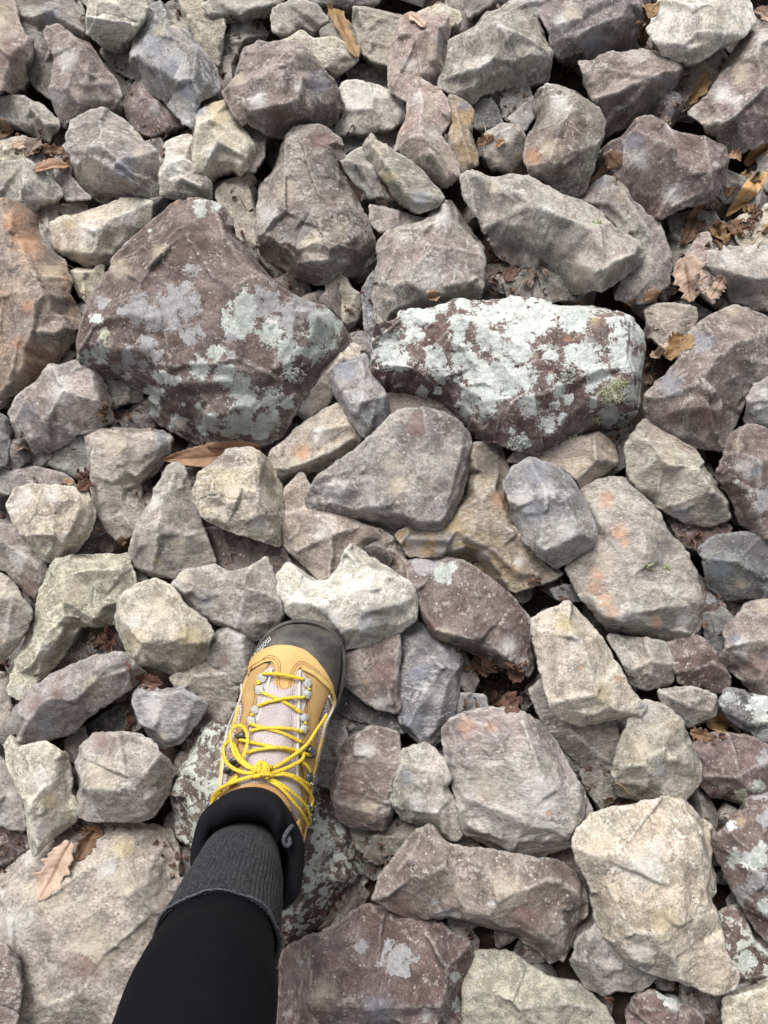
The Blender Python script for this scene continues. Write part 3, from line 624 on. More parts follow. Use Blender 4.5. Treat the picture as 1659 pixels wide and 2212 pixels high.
3|BD|1511,1186 1540,1160 1600,1148 1720,1172 1720,1300 1620,1290,-10 1572,1298,-12 1530,1262,-5|1540,1210,30 1620,1210,36|1640,1180,26,d 1560,1230,22,b 1600,1260,14,c|slate blue stone at the right edge below the speckled one
1|PD|1500,1238 1522,1250 1572,1312 1550,1332 1515,1322||1540,1290,12,v|small dark stone behind the slate blue one
3|P|1580,1342 1620,1302 1720,1285 1720,1515 1640,1507,-18 1582,1452,-14 1556,1420,0 1570,1370|1612,1315,32 1570,1400,26 1612,1418,40 1640,1330,42;1640,1330,42 1720,1310,40|1600,1390,18,v 1590,1380,14,b 1600,1410,14,b 1650,1310,20,c 1640,1440,34,m|purple brown boulder with a bluish white bloom at the right edge
1|BD|1518,1322 1560,1310 1592,1342 1556,1422 1530,1402|||thin blue grey stone beside the bluish bloomed boulder
2|G|1418,1492 1490,1485 1546,1500 1546,1540,-8 1490,1572,-8 1446,1542|1450,1505,28 1500,1515,28||small squared grey stone with leaves at its corner, lower right
3|BD|1554,1520 1570,1486 1605,1490 1720,1530 1720,1650 1620,1582,-14 1570,1550,-10|1568,1525,22 1640,1560,26 1720,1600,24|1580,1508,16,l 1640,1520,22,L 1640,1545,18,l 1650,1590,16,l|stone dipped in pale green and white lichen at the right edge
2|PD|1502,1612 1550,1584 1620,1588 1720,1640 1720,1760 1640,1742,-10 1540,1722,-10 1508,1692||1640,1700,14,l 1560,1700,8,w 1600,1720,12,g 1650,1640,14,v|dark maroon stone with small lichen spots above the blue lichened one
4|TG|1344,1602 1368,1540 1390,1514 1432,1520 1466,1550 1502,1600 1521,1650,0 1516,1690,-8 1472,1735,-14 1400,1736,-16 1340,1722,-12 1330,1672|1360,1600,26 1400,1640,36 1430,1655,26 1460,1640,36 1500,1660,22;1400,1700,24|1430,1662,14,b 1400,1540,18,v 1380,1620,24,c|rounded tan stone with a dimple in its middle
2|PG|1142,1492 1170,1468 1200,1545 1260,1566 1332,1560 1342,1600 1332,1652,-10 1310,1676,-12 1260,1660,-10 1220,1622,-5 1180,1572|||dull purple stone under the foot of the tall cream slab
4|GP|957,1582 975,1554 1010,1540 1060,1533 1110,1530 1170,1560 1212,1610 1250,1680 1292,1762,5 1262,1790,-8 1230,1832,-12 1170,1854,-15 1110,1850,-15 1060,1831,-14 1000,1800,-8 985,1720 965,1650|1010,1785,18 1060,1808,22 1170,1825,22 1270,1765,18;1060,1600,38 1150,1680,40|1010,1570,20,o 1060,1570,14,o 1170,1720,40,w 1050,1700,30,c 1185,1755,8,o|large pale pinkish boulder right of the boot
3|G|843,1692 868,1622 920,1604 960,1640 976,1678 966,1700 1000,1760 1010,1790,-5 985,1819,-10 930,1791,-10 870,1770,-8 845,1732|856,1688,26 920,1690,38 972,1684,26;920,1690,38 960,1760,26|880,1680,16,b 940,1750,20,v 900,1730,20,w|pale crooked grey stone between the boot and the pinkish boulder
3|P|713,1712 748,1600 800,1568 862,1582 864,1640 842,1700 851,1750,-5 832,1796,-12 770,1792,-12 728,1772,-8|765,1600,28 780,1660,36 820,1720,34 810,1780,12|790,1620,22,v 800,1740,20,c 760,1700,20,m|purple and tan stone close to the right side of the boot
2|G|680,1560 740,1560 762,1620 757,1682,-5 722,1702,-8 680,1692|||grey stone touching the right side of the boot
1|BD|720,1455 780,1470 850,1530 880,1585 830,1575 745,1548 715,1520|||dark blue stone under the purple plate beside the toe
2|B|868,1362 890,1334 940,1372 1002,1420 996,1462,-8 978,1560,-10 936,1621,-12 900,1602,-8 866,1570 850,1480|962,1396,28 966,1480,36 935,1600,10;905,1440,36|920,1390,22,d 940,1500,22,w 905,1450,20,b 890,1560,20,b|grey stone narrowing to a point below, right of the purple plate
3|P|735,1402 800,1388 862,1368 866,1402 860,1460 869,1530,0 856,1541,-4 810,1530,-6 740,1480 722,1440|850,1400,22 850,1520,22|790,1475,8,y 830,1450,26,m 820,1520,22,w|flat purple plate right beside the boot toe
1|G|720,1512 746,1518 776,1566 750,1580 700,1562|||little greenish stone under the right edge of the boot
4|W|600,1290 598,1240 620,1213 652,1245 680,1258 708,1254 728,1232 745,1190 756,1170 800,1200 850,1230 895,1270 904,1300,0 896,1340,-12 860,1366,-16 800,1391,-16 742,1402,-14 722,1382,0 640,1345 612,1320|728,1376,16 760,1345,32 790,1322,42 860,1305,42 890,1290,26;640,1280,24 700,1300,36 800,1260,46|640,1300,22,w 670,1260,20,v 720,1330,20,v 790,1350,24,b 820,1330,26,d 780,1270,30,w 690,1350,18,c|large cream white heart shaped stone above the boot toe
1|B|970,1506 1000,1497 1048,1502 1054,1540 1000,1548 975,1585|||small blue grey stone above the pinkish boulder
3|T|100,1242 120,1210 170,1199 270,1194 281,1220 292,1265 282,1312 250,1335,0 240,1347,0 200,1352 165,1352,6 130,1400,0 85,1466,0 40,1511 18,1502 25,1458 30,1420 55,1370 78,1310|110,1250,28 130,1230,36 260,1230,36;60,1440,30 110,1380,36 150,1340,34|160,1280,30,c 100,1400,20,w 40,1490,14,v|arch shaped cream stone with a dark hollow in its lower right
2|P|-40,1135 30,1130 60,1170 100,1214 105,1240 70,1312,-5 50,1282 10,1232 -40,1225|20,1170,34 70,1220,36 75,1300,10|40,1200,22,w 60,1270,20,m|purple grey wedge at the left edge behind the arch
4|TG|-40,1232 10,1240 40,1280 66,1320 61,1360,-5 30,1400,-10 0,1432,-14 -40,1440|20,1300,38 10,1385,20|20,1350,26,w|round tan grey stone at the left edge beside the arch
4|T|248,1312 270,1275 300,1260 332,1249 370,1265 400,1310 442,1340 462,1366 442,1420,-8 402,1451,-14 362,1456,-14 280,1441,-10 265,1400 250,1352|262,1300,26 320,1360,42 300,1400,36 275,1430,14;320,1360,42 430,1370,30|290,1380,20,y 290,1345,14,w 340,1320,30,c 410,1380,30,y|faceted honey tan stone left of the boot toe
4|GP|370,1262 390,1235 425,1225 462,1220 482,1232 505,1236 545,1225 575,1204 586,1230 600,1280 611,1322,0 606,1346,-8 585,1378,-12 550,1385,-12 520,1370,-8 450,1340,-5 408,1310|390,1255,26 470,1280,32 560,1270,36;510,1345,22 580,1345,22|440,1300,20,b 520,1340,20,v 400,1250,14,c|grey pink stone with a notched top left of the heart shaped one
3|G|442,1412 460,1370 480,1350 512,1360 552,1380 550,1420 532,1470,-8 508,1472,-8 450,1430,-4|470,1380,26 520,1400,34|480,1430,16,m 510,1380,20,w|grey and pink stone just left of the boot toe
2|T|368,1462 440,1418 522,1480 502,1531,-8 480,1532,-10 430,1501,-8 378,1482|||tan stone under the left side of the boot
4|PG|20,1530 40,1500 100,1460 190,1420 262,1408 290,1430,5 312,1458,-5 290,1480,-12 200,1541,-15 150,1586,-18 60,1606,-16 30,1596,-8|24,1536,24 55,1552,32 120,1512,42 180,1475,42 290,1440,26;55,1552,32 58,1600,0|80,1520,20,m 120,1500,16,m 100,1570,22,b 200,1480,22,c 30,1530,12,w|long purple grey bar of stone below the arch
3|B|282,1502 300,1480 350,1494 390,1482,18 452,1522 410,1582,-10 385,1606,-14 350,1621,-15 320,1602,-10 300,1560|290,1495,26 330,1502,30 380,1495,34 390,1560,26|350,1595,14,c 340,1540,24,w|rounded blue grey stone left of the boot
0|BD|175,1575 260,1520 272,1530 268,1605 180,1600|||dark blue stone deep between the long bar and the round pinkish stone
1|GD|135,1605 180,1570 190,1600 152,1650|||dark stone beside the tip of the long bar
4|GP|149,1652 165,1620 200,1585 260,1584 322,1600 360,1640 369,1672 356,1712,-5 331,1766,-12 290,1776,-14 230,1771,-12 155,1769,-8 148,1702|170,1700,26 230,1735,28 320,1730,20;250,1640,34|220,1600,24,m 220,1680,40,c 160,1640,14,v|rounded pinkish tan stone left of the boot ankle
4|T|5,1592 40,1612 100,1600 141,1626 144,1680 141,1722 159,1760 151,1782,-8 120,1802,-12 75,1852,-12 60,1800,0 50,1722 10,1652|60,1620,30 90,1700,36 80,1780,26 76,1835,8;130,1640,26|90,1790,20,w 90,1690,22,w 110,1730,18,y|upright cream yellow stone standing at the lower left
2|PG|-40,1600 10,1652 46,1712 55,1792 20,1791 -40,1760||||purple grey stone behind the upright cream one at the left edge
1|PD|-40,1772 40,1790 70,1825 10,1865 -40,1880|||dark maroon stone at the left edge below the purple grey one
2|TG|-60,1890 0,1850 60,1812 120,1790 240,1778 300,1790 358,1810 372,1850 386,1930,0 391,2000,0 345,2110,0 300,2260 -60,2260|345,1820,36 335,1900,46 380,1960,24;60,1830,34 50,1950,40;150,2000,46 250,1950,44|230,1880,22,w 270,1830,24,y 100,1930,40,c 200,2050,50,c 180,2080,40,m 330,1920,40,d 30,2000,40,v 270,1900,30,c 60,1850,20,v|huge tan slab filling the lower left corner
4|P|-60,2025 10,2040 32,2062 46,2132 28,2260 -60,2260|20,2090,30||dark brown stone at the bottom left corner
2|PL|357,1690 380,1622 418,1552 460,1532 498,1560 600,1600 690,1690 725,1740 752,1800 786,1870 791,1930,-5 735,1975,-14 700,1995,-18 640,2050,-20 560,2062,-20 480,2040 390,1935 366,1810|380,1700,30 470,1620,36 620,1760,40 740,1830,36 765,1920,20|735,1790,12,L 700,1930,10,l|maroon slab freckled with pale lichen under the boot heel
4|P|803,1942 820,1890 870,1830 898,1795 930,1789 970,1826,18 1060,1834,18 1140,1850,18 1200,1864,18 1250,1890,10 1272,1940,0 1276,1980,-8 1252,2012,-10 1240,2060,-14 1200,2101,-18 1180,2077,-16 1120,2042,-14 1060,2021,-16 980,2000,-18 900,1991,-18 840,1961,-10|830,1925,24 880,1860,38 905,1815,34;880,1860,38 960,1875,44 1050,1880,46 1140,1890,44 1235,1910,30;1000,1960,36 1130,1990,34 1200,2040,26|940,1950,8,w 1062,1950,9,w 980,1975,14,w 1216,1994,5,L 960,1985,20,w 980,1930,30,c 1100,1930,40,c 1130,1980,30,m 860,1960,30,m|curved brown stone like a saddle below the pinkish boulder
3|PD|590,2260 600,2080 640,2040 700,2012 790,1955 900,1988 960,2010 1020,2040,0 1022,2082,-8 1008,2130,-12 1000,2180,-10 1000,2260|930,1985,24 950,2035,40 980,2080,34 948,2150,44 940,2260,44;700,2090,36|820,2180,30,b 860,2070,30,v 700,2150,30,c 920,2195,13,w 985,2110,9,l 990,2170,12,l 620,2190,10,w 780,2040,14,v|big dark maroon boulder at the bottom middle
2|TG|1000,2120 1030,2062 1100,2060 1180,2110 1250,2130 1310,2180 1350,2260 1000,2260|1060,2110,30 1010,2170,30 1150,2150,34;1150,2150,34 1290,2190,26||flat greenish grey stone at the bottom edge
5|T|1235,1836 1250,1800 1290,1762 1332,1749 1366,1745 1402,1731 1450,1728 1490,1735 1522,1770,5 1550,1792,-8 1563,1850,-14 1562,1910,-16 1542,1952,-10 1560,1990,-4 1570,2050 1602,2112,4 1592,2140,-4 1545,2151,-8 1500,2131,-6 1420,2112,-8 1345,2088,-8 1315,2050 1295,1992 1280,1920 1262,1888|1490,1740,26 1515,1800,36 1520,1880,40 1535,1950,26;1290,1830,28 1400,1860,38 1400,2020,34;1340,2070,14 1460,2095,14|1390,1880,40,w 1440,1990,30,y 1300,1820,30,c 1380,2060,24,w 1530,2100,24,c 1420,1830,18,v|largest cream boulder at the lower right
3|PG|1236,2082 1244,2032 1290,1988 1320,2050 1360,2092 1432,2112 1385,2142,-12 1320,2156,-14 1268,2136,-8|1260,2060,26 1320,2100,30||purple grey stone under the left edge of the largest cream boulder
3|PD|1350,2260 1362,2195 1375,2150 1405,2141 1470,2166 1520,2196 1530,2260|1380,2180,28 1450,2190,34|1450,2160,14,l 1460,2175,10,w 1430,2150,10,l|small maroon stone with a white lichen rim at the bottom edge
3|T|1562,2155 1640,2135 1720,2118 1720,2260 1566,2260|1580,2180,28 1720,2160,34||squared tan stone in the bottom right corner
4|PD|1545,1812 1552,1795 1582,1760 1642,1730 1720,1715 1720,2075 1655,2035,-10 1605,1965,-14 1572,1902,-12 1550,1850,-4|1562,1830,24 1620,1850,38 1625,1930,32 1720,2020,26;1600,1790,34|1612,1855,14,L 1585,1855,16,l 1642,1850,24,l 1600,1775,10,y 1583,1785,10,L 1640,1900,18,v 1600,1930,18,v 1650,1960,14,l 1650,1770,14,v 1640,1710,20,v|bluish lichen covered purple stone at the lower right edge
2|PL|1545,1975 1600,1950 1640,2020 1720,2060 1720,2125 1640,2122,-5 1600,2122,-5 1565,2060||1625,2075,12,L 1610,2070,10,l|dark stone with a white lichen rosette beside the tip of the largest cream boulder
1|PG|1470,2128 1560,2142 1645,2118 1600,2170 1480,2180|||dark stone under the tip of the largest cream boulder
1|GD|785,1852 800,1815 840,1778 900,1758 925,1790 880,1832 820,1872|||dark grey stone under the crooked pale one
0|TG|745,1785 822,1792 805,1822 785,1845 758,1828|||small dull stone right of the freckled maroon slab
1|PD|1130,1830 1240,1828 1300,1900 1290,1960 1250,1890|||dark stone in the crack between the saddle stone and the cream boulder
1|GD|1240,1610 1330,1650 1345,1720 1300,1750 1265,1700|||dark grey stone in the gap beside the dimpled stone
2|BD|-40,875 8,898 18,960 10,1002 -40,1015|||dark blue stone cut by the left edge beside the flat pinkish grey one
2|PG|640,-40 832,-40 820,2,0 770,11,-5 722,12,-5 680,5|||brown stone just entering at the top edge over the curled leaf
2|PG|1000,-35 1100,-35 1062,8 1012,36 1000,12|||pinkish stone at the top edge behind the big rounded grey one
1|GD|818,1140 870,1148 882,1196 860,1203 838,1172|||little brown stone under the lower rim of the flat brown block
1|BD|1186,1272 1250,1262 1275,1300 1205,1296|||dark blue stone in the gap above the tall cream slab
0|PG|1425,225 1485,200 1500,245 1450,262|||pinkish sunken stone beside the golden curled leaf
1|TG|-40,1450 15,1455 22,1540 5,1572 -40,1570|||olive stone at the left edge beside the long bar
0|GD|205,1380 262,1362 250,1400 220,1418|||greenish stone in the hollow of the arch
0|PD|195,1160 235,1150 245,1190 200,1200|||dark red stone in the gap right of the crazed cream stone
1|G|288,1238 312,1232 318,1255 296,1268|||tiny pale stone between the arch and the pyramid
"""

CRACKS = {
 'crazed with fine cracks': [[(70,1062),(85,1085),(80,1110),(100,1118),(125,1112)], [(60,1130),(80,1110)], [(155,1125),(175,1140),(200,1135)], [(95,1050),(85,1085)]],
 'cracked cream stone with a dark right side': [[(425,1080),(450,1070),(480,1072),(500,1082),(545,1080)]],
 'thin crack across it': [[(200,34),(225,30),(260,36),(290,34)]],
 'deep notch': [[(640,560),(642,520),(650,490),(668,470)]],
 'arch shaped cream': [[(205,1345),(195,1300),(200,1270)]],
 'bright white lichen': [[(1085,745),(1082,775),(1088,800)]],
}
def _pt(s):
    return tuple(float(q) for q in s.split(','))
stones = []
_tri = 0
for _i, _ln in enumerate([l for l in STONES.split('\n') if l.strip()]):
    _f = [q.strip() for q in _ln.split('|')]
    _lab = _f[-1]
    _out = [_pt(q) for q in _f[2].split()]
    _rid = [[_pt(q) for q in r.split()] for r in _f[3].split(';') if r.strip()]
    _bl = []
    for q in _f[4].split() if len(_f) > 5 else []:
        a = q.split(','); _bl.append((float(a[0]), float(a[1]), float(a[2]), a[3]))
    _cr = [c for k_, v_ in CRACKS.items() if k_ in _lab for c in v_]
    o = make_stone(float(_f[0]), _f[1], _out, _rid, _bl, _lab, 100 + _i, cracks=_cr, spacing=2.3 if _cr else SPACING)
    stones.append(o); _tri += len(o.data.polygons)
print('stones', len(stones), 'tris', _tri)

# ------------------------------------------------------------------ ground and the loose rubble between and around the stones
gm = bpy.data.materials.new('leaf_mould')
_t, _N, _L, _b = nt(gm)
_tc = _N.new('ShaderNodeTexCoord'); _n = _N.new('ShaderNodeTexNoise'); _n.inputs['Scale'].default_value = 60; _n.inputs['Detail'].default_value = 6; _L.new(_tc.outputs['Object'], _n.inputs['Vector'])
_r = _N.new('ShaderNodeValToRGB'); _r.color_ramp.elements[0].color = (.022, .015, .010, 1); _r.color_ramp.elements[1].color = (.085, .055, .038, 1)
_r.color_ramp.elements[0].position = .35; _r.color_ramp.elements[1].position = .68
_L.new(_n.outputs['Fac'], _r.inputs['Fac']); _L.new(_r.outputs['Color'], _b.inputs['Base Color'])
_b.inputs['Roughness'].default_value = .95
_gn = 60
_gx = np.linspace(-1, 1, _gn); _gx = np.sign(_gx) * np.abs(_gx) ** 3 * 30 + _gx * 1.2
_X, _Y = np.meshgrid(_gx, _gx)
_Z = -0.100 + gnoise(np.stack([_X.ravel() * 4, _Y.ravel() * 4, _X.ravel() * 0], 1)) * .02
_V = np.stack([_X.ravel(), _Y.ravel(), _Z], 1)
_F = [(j * _gn + i, j * _gn + i + 1, (j + 1) * _gn + i + 1, (j + 1) * _gn + i) for j in range(_gn - 1) for i in range(_gn - 1)]
mesh_obj('ground', _V, _F, gm, kind='structure', origin=Vector((0, 0, -0.100)), label='dark leaf mould under the scree')

import bmesh
_ico = {}
for _s in (2, 3):
    _bm = bmesh.new(); bmesh.ops.create_icosphere(_bm, subdivisions=_s, radius=1.0)
    _ico[_s] = (np.array([q.co[:] for q in _bm.verts]), np.array([[x.index for x in q.verts] for q in _bm.faces])); _bm.free()
def pebble(c, sx, sy, sz, rz, seed):
    """closed lumpy stone, low detail"""
    v, f = _ico[2 if max(abs(c[0]), abs(c[1])) > 1.25 else 3]; v = v.copy()
    r = np.random.RandomState(seed)
    for k in range(12):
        n = r.normal(size=3); n /= np.linalg.norm(n); dcut = r.uniform(.42, .80)
        s = v @ n; v = v - np.outer(np.maximum(s - dcut, 0) * .97, n)
    v = v * 1.18 * (1 + gnoise(v * 1.6 + seed)[:, None] * .16 + gnoise(v * 5 + seed)[:, None] * .05)
    v = v * np.array([sx, sy, sz])
    a = rz; R = np.array([[math.cos(a), -math.sin(a), 0], [math.sin(a), math.cos(a), 0], [0, 0, 1]])
    return v @ R.T + np.array(c), f
def rubble(name, spots, mat, label, kind='stuff', category=None):
    vs_, fs_, b = [], [], 0
    for (c, sx, sy, sz, rz, sd) in spots:
        v, f = pebble(c, sx, sy, sz, rz, sd); vs_.append(v); fs_.append(f + b); b += len(v)
    o = mesh_obj(name, np.concatenate(vs_), np.concatenate(fs_), mat, label=label, kind=kind)
    o.data.set_sharp_from_angle(angle=math.radians(34))
    return o
rnd = random.Random(5)
sp = []
for k in range(760):
    x, y = rnd.uniform(-60, 1720), rnd.uniform(-60, 2270)
    w = W(x, y, -.070 + rnd.uniform(-.018, .014)); s = rnd.uniform(.014, .040)
    sp.append((tuple(w), s, s * rnd.uniform(.6, .95), s * rnd.uniform(.45, .8), rnd.uniform(0, 6.3), k))
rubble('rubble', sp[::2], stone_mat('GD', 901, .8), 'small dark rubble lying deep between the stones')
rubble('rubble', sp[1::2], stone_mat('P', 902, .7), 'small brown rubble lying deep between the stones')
# the scree goes on outside the frame
tl, tr_, br_, bl_ = W(-70, -60), W(1730, -60), W(1730, 2290), W(-70, 2290)
sets = {'G': [], 'P': [], 'T': [], 'PG': []}
k = 0
for gyv in np.arange(-2.3, 2.5, .088):
    for gxv in np.arange(-2.4, 2.4, .098):
        x = gxv + rnd.uniform(-.028, .028); y = gyv + rnd.uniform(-.028, .028)
        yy = (y - bl_.y) / (tl.y - bl_.y); xr = bl_.x + (tl.x - bl_.x) * yy
        if bl_.y - .03 < y < tl.y + .03 and abs(x) < -xr + .03: continue
        s = rnd.choice((.045, .055, .065, .085)) * rnd.uniform(.85, 1.15)
        sets[rnd.choice(list(sets))].append(((x, y, -.050 + rnd.uniform(-.03, .03)), s, s * rnd.uniform(.65, .95), s * rnd.uniform(.45, .7), rnd.uniform(0, 6.3), 1000 + k)); k += 1
for i, (t, s_) in enumerate(sets.items()):
    rubble('scree', s_, stone_mat(t, 910 + i), 'scree of mixed stones running on past the traced ones')

# ------------------------------------------------------------------ the person's leg and boot
def smooth_path(P, n=8):
    P = [np.array(p, float) for p in P]
    if len(P) == 2: P = [P[0], (P[0] + P[1]) / 2, P[1]]
    Q = [2 * P[0] - P[1]] + P + [2 * P[-1] - P[-2]]
    out = []
    for i in range(1, len(Q) - 2):
        p0, p1, p2, p3 = Q[i - 1:i + 3]
        for k in range(n):
            t = k / n
            out.append(.5 * (2 * p1 + (p2 - p0) * t + (2 * p0 - 5 * p1 + 4 * p2 - p3) * t * t + (3 * p1 - p0 - 3 * p2 + p3) * t ** 3))
    out.append(P[-1])
    return np.array(out)
def tube_geo(path, rad, sides=10, flat=1.0, up=None, closed=False):
    """rings along a path; flat < 1 squashes the tube along 'up'"""
    path = np.asarray(path); n = len(path)
    rad = np.broadcast_to(np.asarray(rad, float), (n,))
    if closed: tg = np.roll(path, -1, 0) - np.roll(path, 1, 0)
    else: tg = np.gradient(path, axis=0)
    tg /= np.linalg.norm(tg, axis=1)[:, None] + 1e-12
    u = np.array(up if up is not None else (0, 0, 1.)); V = []
    for i in range(n):
        uu = u[i] if u.ndim == 2 else u
        uu = uu - tg[i] * (uu @ tg[i]); l = np.linalg.norm(uu)
        uu = uu / l if l > 1e-6 else np.array([1., 0, 0])
        w = np.cross(tg[i], uu)
        for k in range(sides):
            a = 2 * math.pi * k / sides
            V.append(path[i] + rad[i] * (math.cos(a) * w + math.sin(a) * flat * uu))
    F = []
    for i in range(n if closed else n - 1):
        j = (i + 1) % n
        for k in range(sides):
            m = (k + 1) % sides
            F.append((i * sides + k, i * sides + m, j * sides + m, j * sides + k))
    if not closed:
        F.append(tuple(range(sides))[::-1]); F.append(tuple((n - 1) * sides + k for k in range(sides)))
    return V, F
def join(parts):
    V, F, b = [], [], 0
    for v, f in parts:
        V += [tuple(q) for q in v]; F += [tuple(i + b for i in q) for q in f]; b += len(v)
    return V, F

def simple_mat(name, col, rough=.6, bump=0.0, scale=400, col2=None, s2=60, spec=.3, metal=0.0, detail=4):
    m = bpy.data.materials.new(name); t, N, L, b = nt(m)
    tc = N.new('ShaderNodeTexCoord')
    n = N.new('ShaderNodeTexNoise'); n.inputs['Scale'].default_value = s2; n.inputs['Detail'].default_value = detail; n.inputs['Roughness'].default_value = .65
    L.new(tc.outputs['Object'], n.inputs['Vector'])
    r = N.new('ShaderNodeValToRGB'); r.color_ramp.elements[0].position = .35; r.color_ramp.elements[1].position = .65
    c2 = col2 or tuple(x * .82 for x in col)
    r.color_ramp.elements[0].color = c2 + (1,); r.color_ramp.elements[1].color = col + (1,)
    L.new(n.outputs['Fac'], r.inputs['Fac']); L.new(r.outputs['Color'], b.inputs['Base Color'])
    b.inputs['Roughness'].default_value = rough; b.inputs['Specular IOR Level'].default_value = spec; b.inputs['Metallic'].default_value = metal
    if bump:
        n2 = N.new('ShaderNodeTexNoise'); n2.inputs['Scale'].default_value = scale; n2.inputs['Detail'].default_value = 3
        L.new(tc.outputs['Object'], n2.inputs['Vector'])
        bp = N.new('ShaderNodeBump'); bp.inputs['Strength'].default_value = bump; bp.inputs['Distance'].default_value = .001
        L.new(n2.outputs['Fac'], bp.inputs['Height']); L.new(bp.outputs['Normal'], b.inputs['Normal'])
    return m
def knit_mat(name, hi, lo, scale, bump=.6, rough=.85, dark=.5):
    """open mesh fabric: rows of small dark holes"""
    m = bpy.data.materials.new(name); t, N, L, b = nt(m)
    tc = N.new('ShaderNodeTexCoord'); mp = N.new('ShaderNodeMapping'); mp.inputs['Rotation'].default_value = (0, 0, math.radians(-12))
    L.new(tc.outputs['Object'], mp.inputs['Vector'])
    v = N.new('ShaderNodeTexVoronoi'); v.inputs['Scale'].default_value = scale; v.inputs['Randomness'].default_value = .25; v.voronoi_dimensions = '2D'
    L.new(mp.outputs[0], v.inputs['Vector'])
    r = N.new('ShaderNodeValToRGB'); r.color_ramp.elements[0].position = .12; r.color_ramp.elements[1].position = .42
    r.color_ramp.elements[0].color = tuple(a * dark for a in lo) + (1,); r.color_ramp.elements[1].color = hi + (1,)
    L.new(v.outputs['Distance'], r.inputs['Fac'])
    n = N.new('ShaderNodeTexNoise'); n.inputs['Scale'].default_value = 45; n.inputs['Detail'].default_value = 5; L.new(tc.outputs['Object'], n.inputs['Vector'])
    mx = N.new('ShaderNodeMix'); mx.data_type = 'RGBA'; mx.blend_type = 'MULTIPLY'; mx.inputs[0].default_value = 1
    r2 = N.new('ShaderNodeValToRGB'); r2.color_ramp.elements[0].position = .3; r2.color_ramp.elements[1].position = .7
    r2.color_ramp.elements[0].color = (.8, .78, .76, 1); r2.color_ramp.elements[1].color = (1.05, 1.05, 1.05, 1)
    L.new(n.outputs['Fac'], r2.inputs['Fac']); L.new(r.outputs['Color'], mx.inputs[6]); L.new(r2.outputs['Color'], mx.inputs[7])
    L.new(mx.outputs[2], b.inputs['Base Color']); b.inputs['Roughness'].default_value = rough; b.inputs['Specular IOR Level'].default_value = .15
    bp = N.new('ShaderNodeBump'); bp.inputs['Strength'].default_value = bump; bp.inputs['Distance'].default_value = .0008
    L.new(v.outputs['Distance'], bp.inputs['Height']); L.new(bp.outputs['Normal'], b.inputs['Normal'])
    return m
def lace_mat():
    m = bpy.data.materials.new('lace'); t, N, L, b = nt(m)
    tc = N.new('ShaderNodeTexCoord')
    v = N.new('ShaderNodeTexVoronoi'); v.inputs['Scale'].default_value = 430; v.inputs['Randomness'].default_value = .45
    L.new(tc.outputs['Object'], v.inputs['Vector'])
    r = N.new('ShaderNodeValToRGB'); r.color_ramp.elements[0].position = .22; r.color_ramp.elements[1].position = .36
    r.color_ramp.elements[0].color = (.20, .14, .03, 1); r.color_ramp.elements[1].color = (.74, .52, .045, 1)
    L.new(v.outputs['Distance'], r.inputs['Fac']); L.new(r.outputs['Color'], b.inputs['Base Color'])
    b.inputs['Roughness'].default_value = .6; b.inputs['Specular IOR Level'].default_value = .25
    bp = N.new('ShaderNodeBump'); bp.inputs['Strength'].default_value = .5; bp.inputs['Distance'].default_value = .0006
    L.new(v.outputs['Distance'], bp.inputs['Height']); L.new(bp.outputs['Normal'], b.inputs['Normal'])
    return m
M_RUB = simple_mat('rubber', (.034, .034, .036), .6, .5, 260, (.115, .105, .088), 38, .35, detail=9)
M_SOLE = simple_mat('outsole_rubber', (.022, .021, .021), .7, .4, 200, (.05, .045, .038), 40)
M_YEL = simple_mat('yellow_leather', (.66, .43, .17), .62, .35, 900, (.54, .335, .125), 26, .25)
M_YTR = simple_mat('yellow_edge', (.70, .50, .16), .7, .4, 700, (.52, .36, .12), 120, .2)
M_TAN = simple_mat('tan_nubuck', (.45, .295, .130), .8, .5, 900, (.36, .228, .095), 35, .15)
M_MESH = knit_mat('mesh_fabric', (.56, .50, .50), (.36, .30, .31), 560, dark=.8)
M_MESHS = knit_mat('side_mesh', (.60, .50, .49), (.24, .18, .19), 330, dark=.6)
M_PIPE = simple_mat('pale_piping', (.60, .57, .50), .7, .2)
M_WEB = simple_mat('grey_webbing', (.47, .475, .45), .75, .8, 700, (.34, .34, .31), 160)
M_LACE = lace_mat()
M_MET = simple_mat('gunmetal', (.20, .20, .20), .38, 0, 100, (.13, .13, .13), 90, .5, .75)
M_COL = simple_mat('black_lining', (.008, .008, .010), .85, .9, 1300, (.013, .013, .016), 300, .12)
M_SOCK = bpy.data.materials.new('heathered_knit')
def _sock():
    t, N, L, b = nt(M_SOCK)
    tc = N.new('ShaderNodeTexCoord')
    n = N.new('ShaderNodeTexNoise'); n.inputs['Scale'].default_value = 650; n.inputs['Detail'].default_value = 3; n.inputs['Roughness'].default_value = .7
    mp = N.new('ShaderNodeMapping'); mp.inputs['Scale'].default_value = (1, 1, .35)
    L.new(tc.outputs['Object'], mp.inputs['Vector']); L.new(mp.outputs[0], n.inputs['Vector'])
    r = N.new('ShaderNodeValToRGB'); r.color_ramp.elements[0].position = .38; r.color_ramp.elements[1].position = .72
    r.color_ramp.elements[0].color = (.007, .007, .009, 1); r.color_ramp.elements[1].color = (.072, .075, .084, 1)
    L.new(n.outputs['Fac'], r.inputs['Fac']); L.new(r.outputs['Color'], b.inputs['Base Color'])
    b.inputs['Roughness'].default_value = .95; b.inputs['Specular IOR Level'].default_value = .1
    b.inputs['Sheen Weight'].default_value = .05
    bp = N.new('ShaderNodeBump'); bp.inputs['Strength'].default_value = .8; bp.inputs['Distance'].default_value = .0012
    L.new(n.outputs['Fac'], bp.inputs['Height']); L.new(bp.outputs['Normal'], b.inputs['Normal'])
_sock()
M_WELT = simple_mat('sock_edge', (.13, .135, .15), .95, .8, 900, (.03, .03, .035), 700, .1)
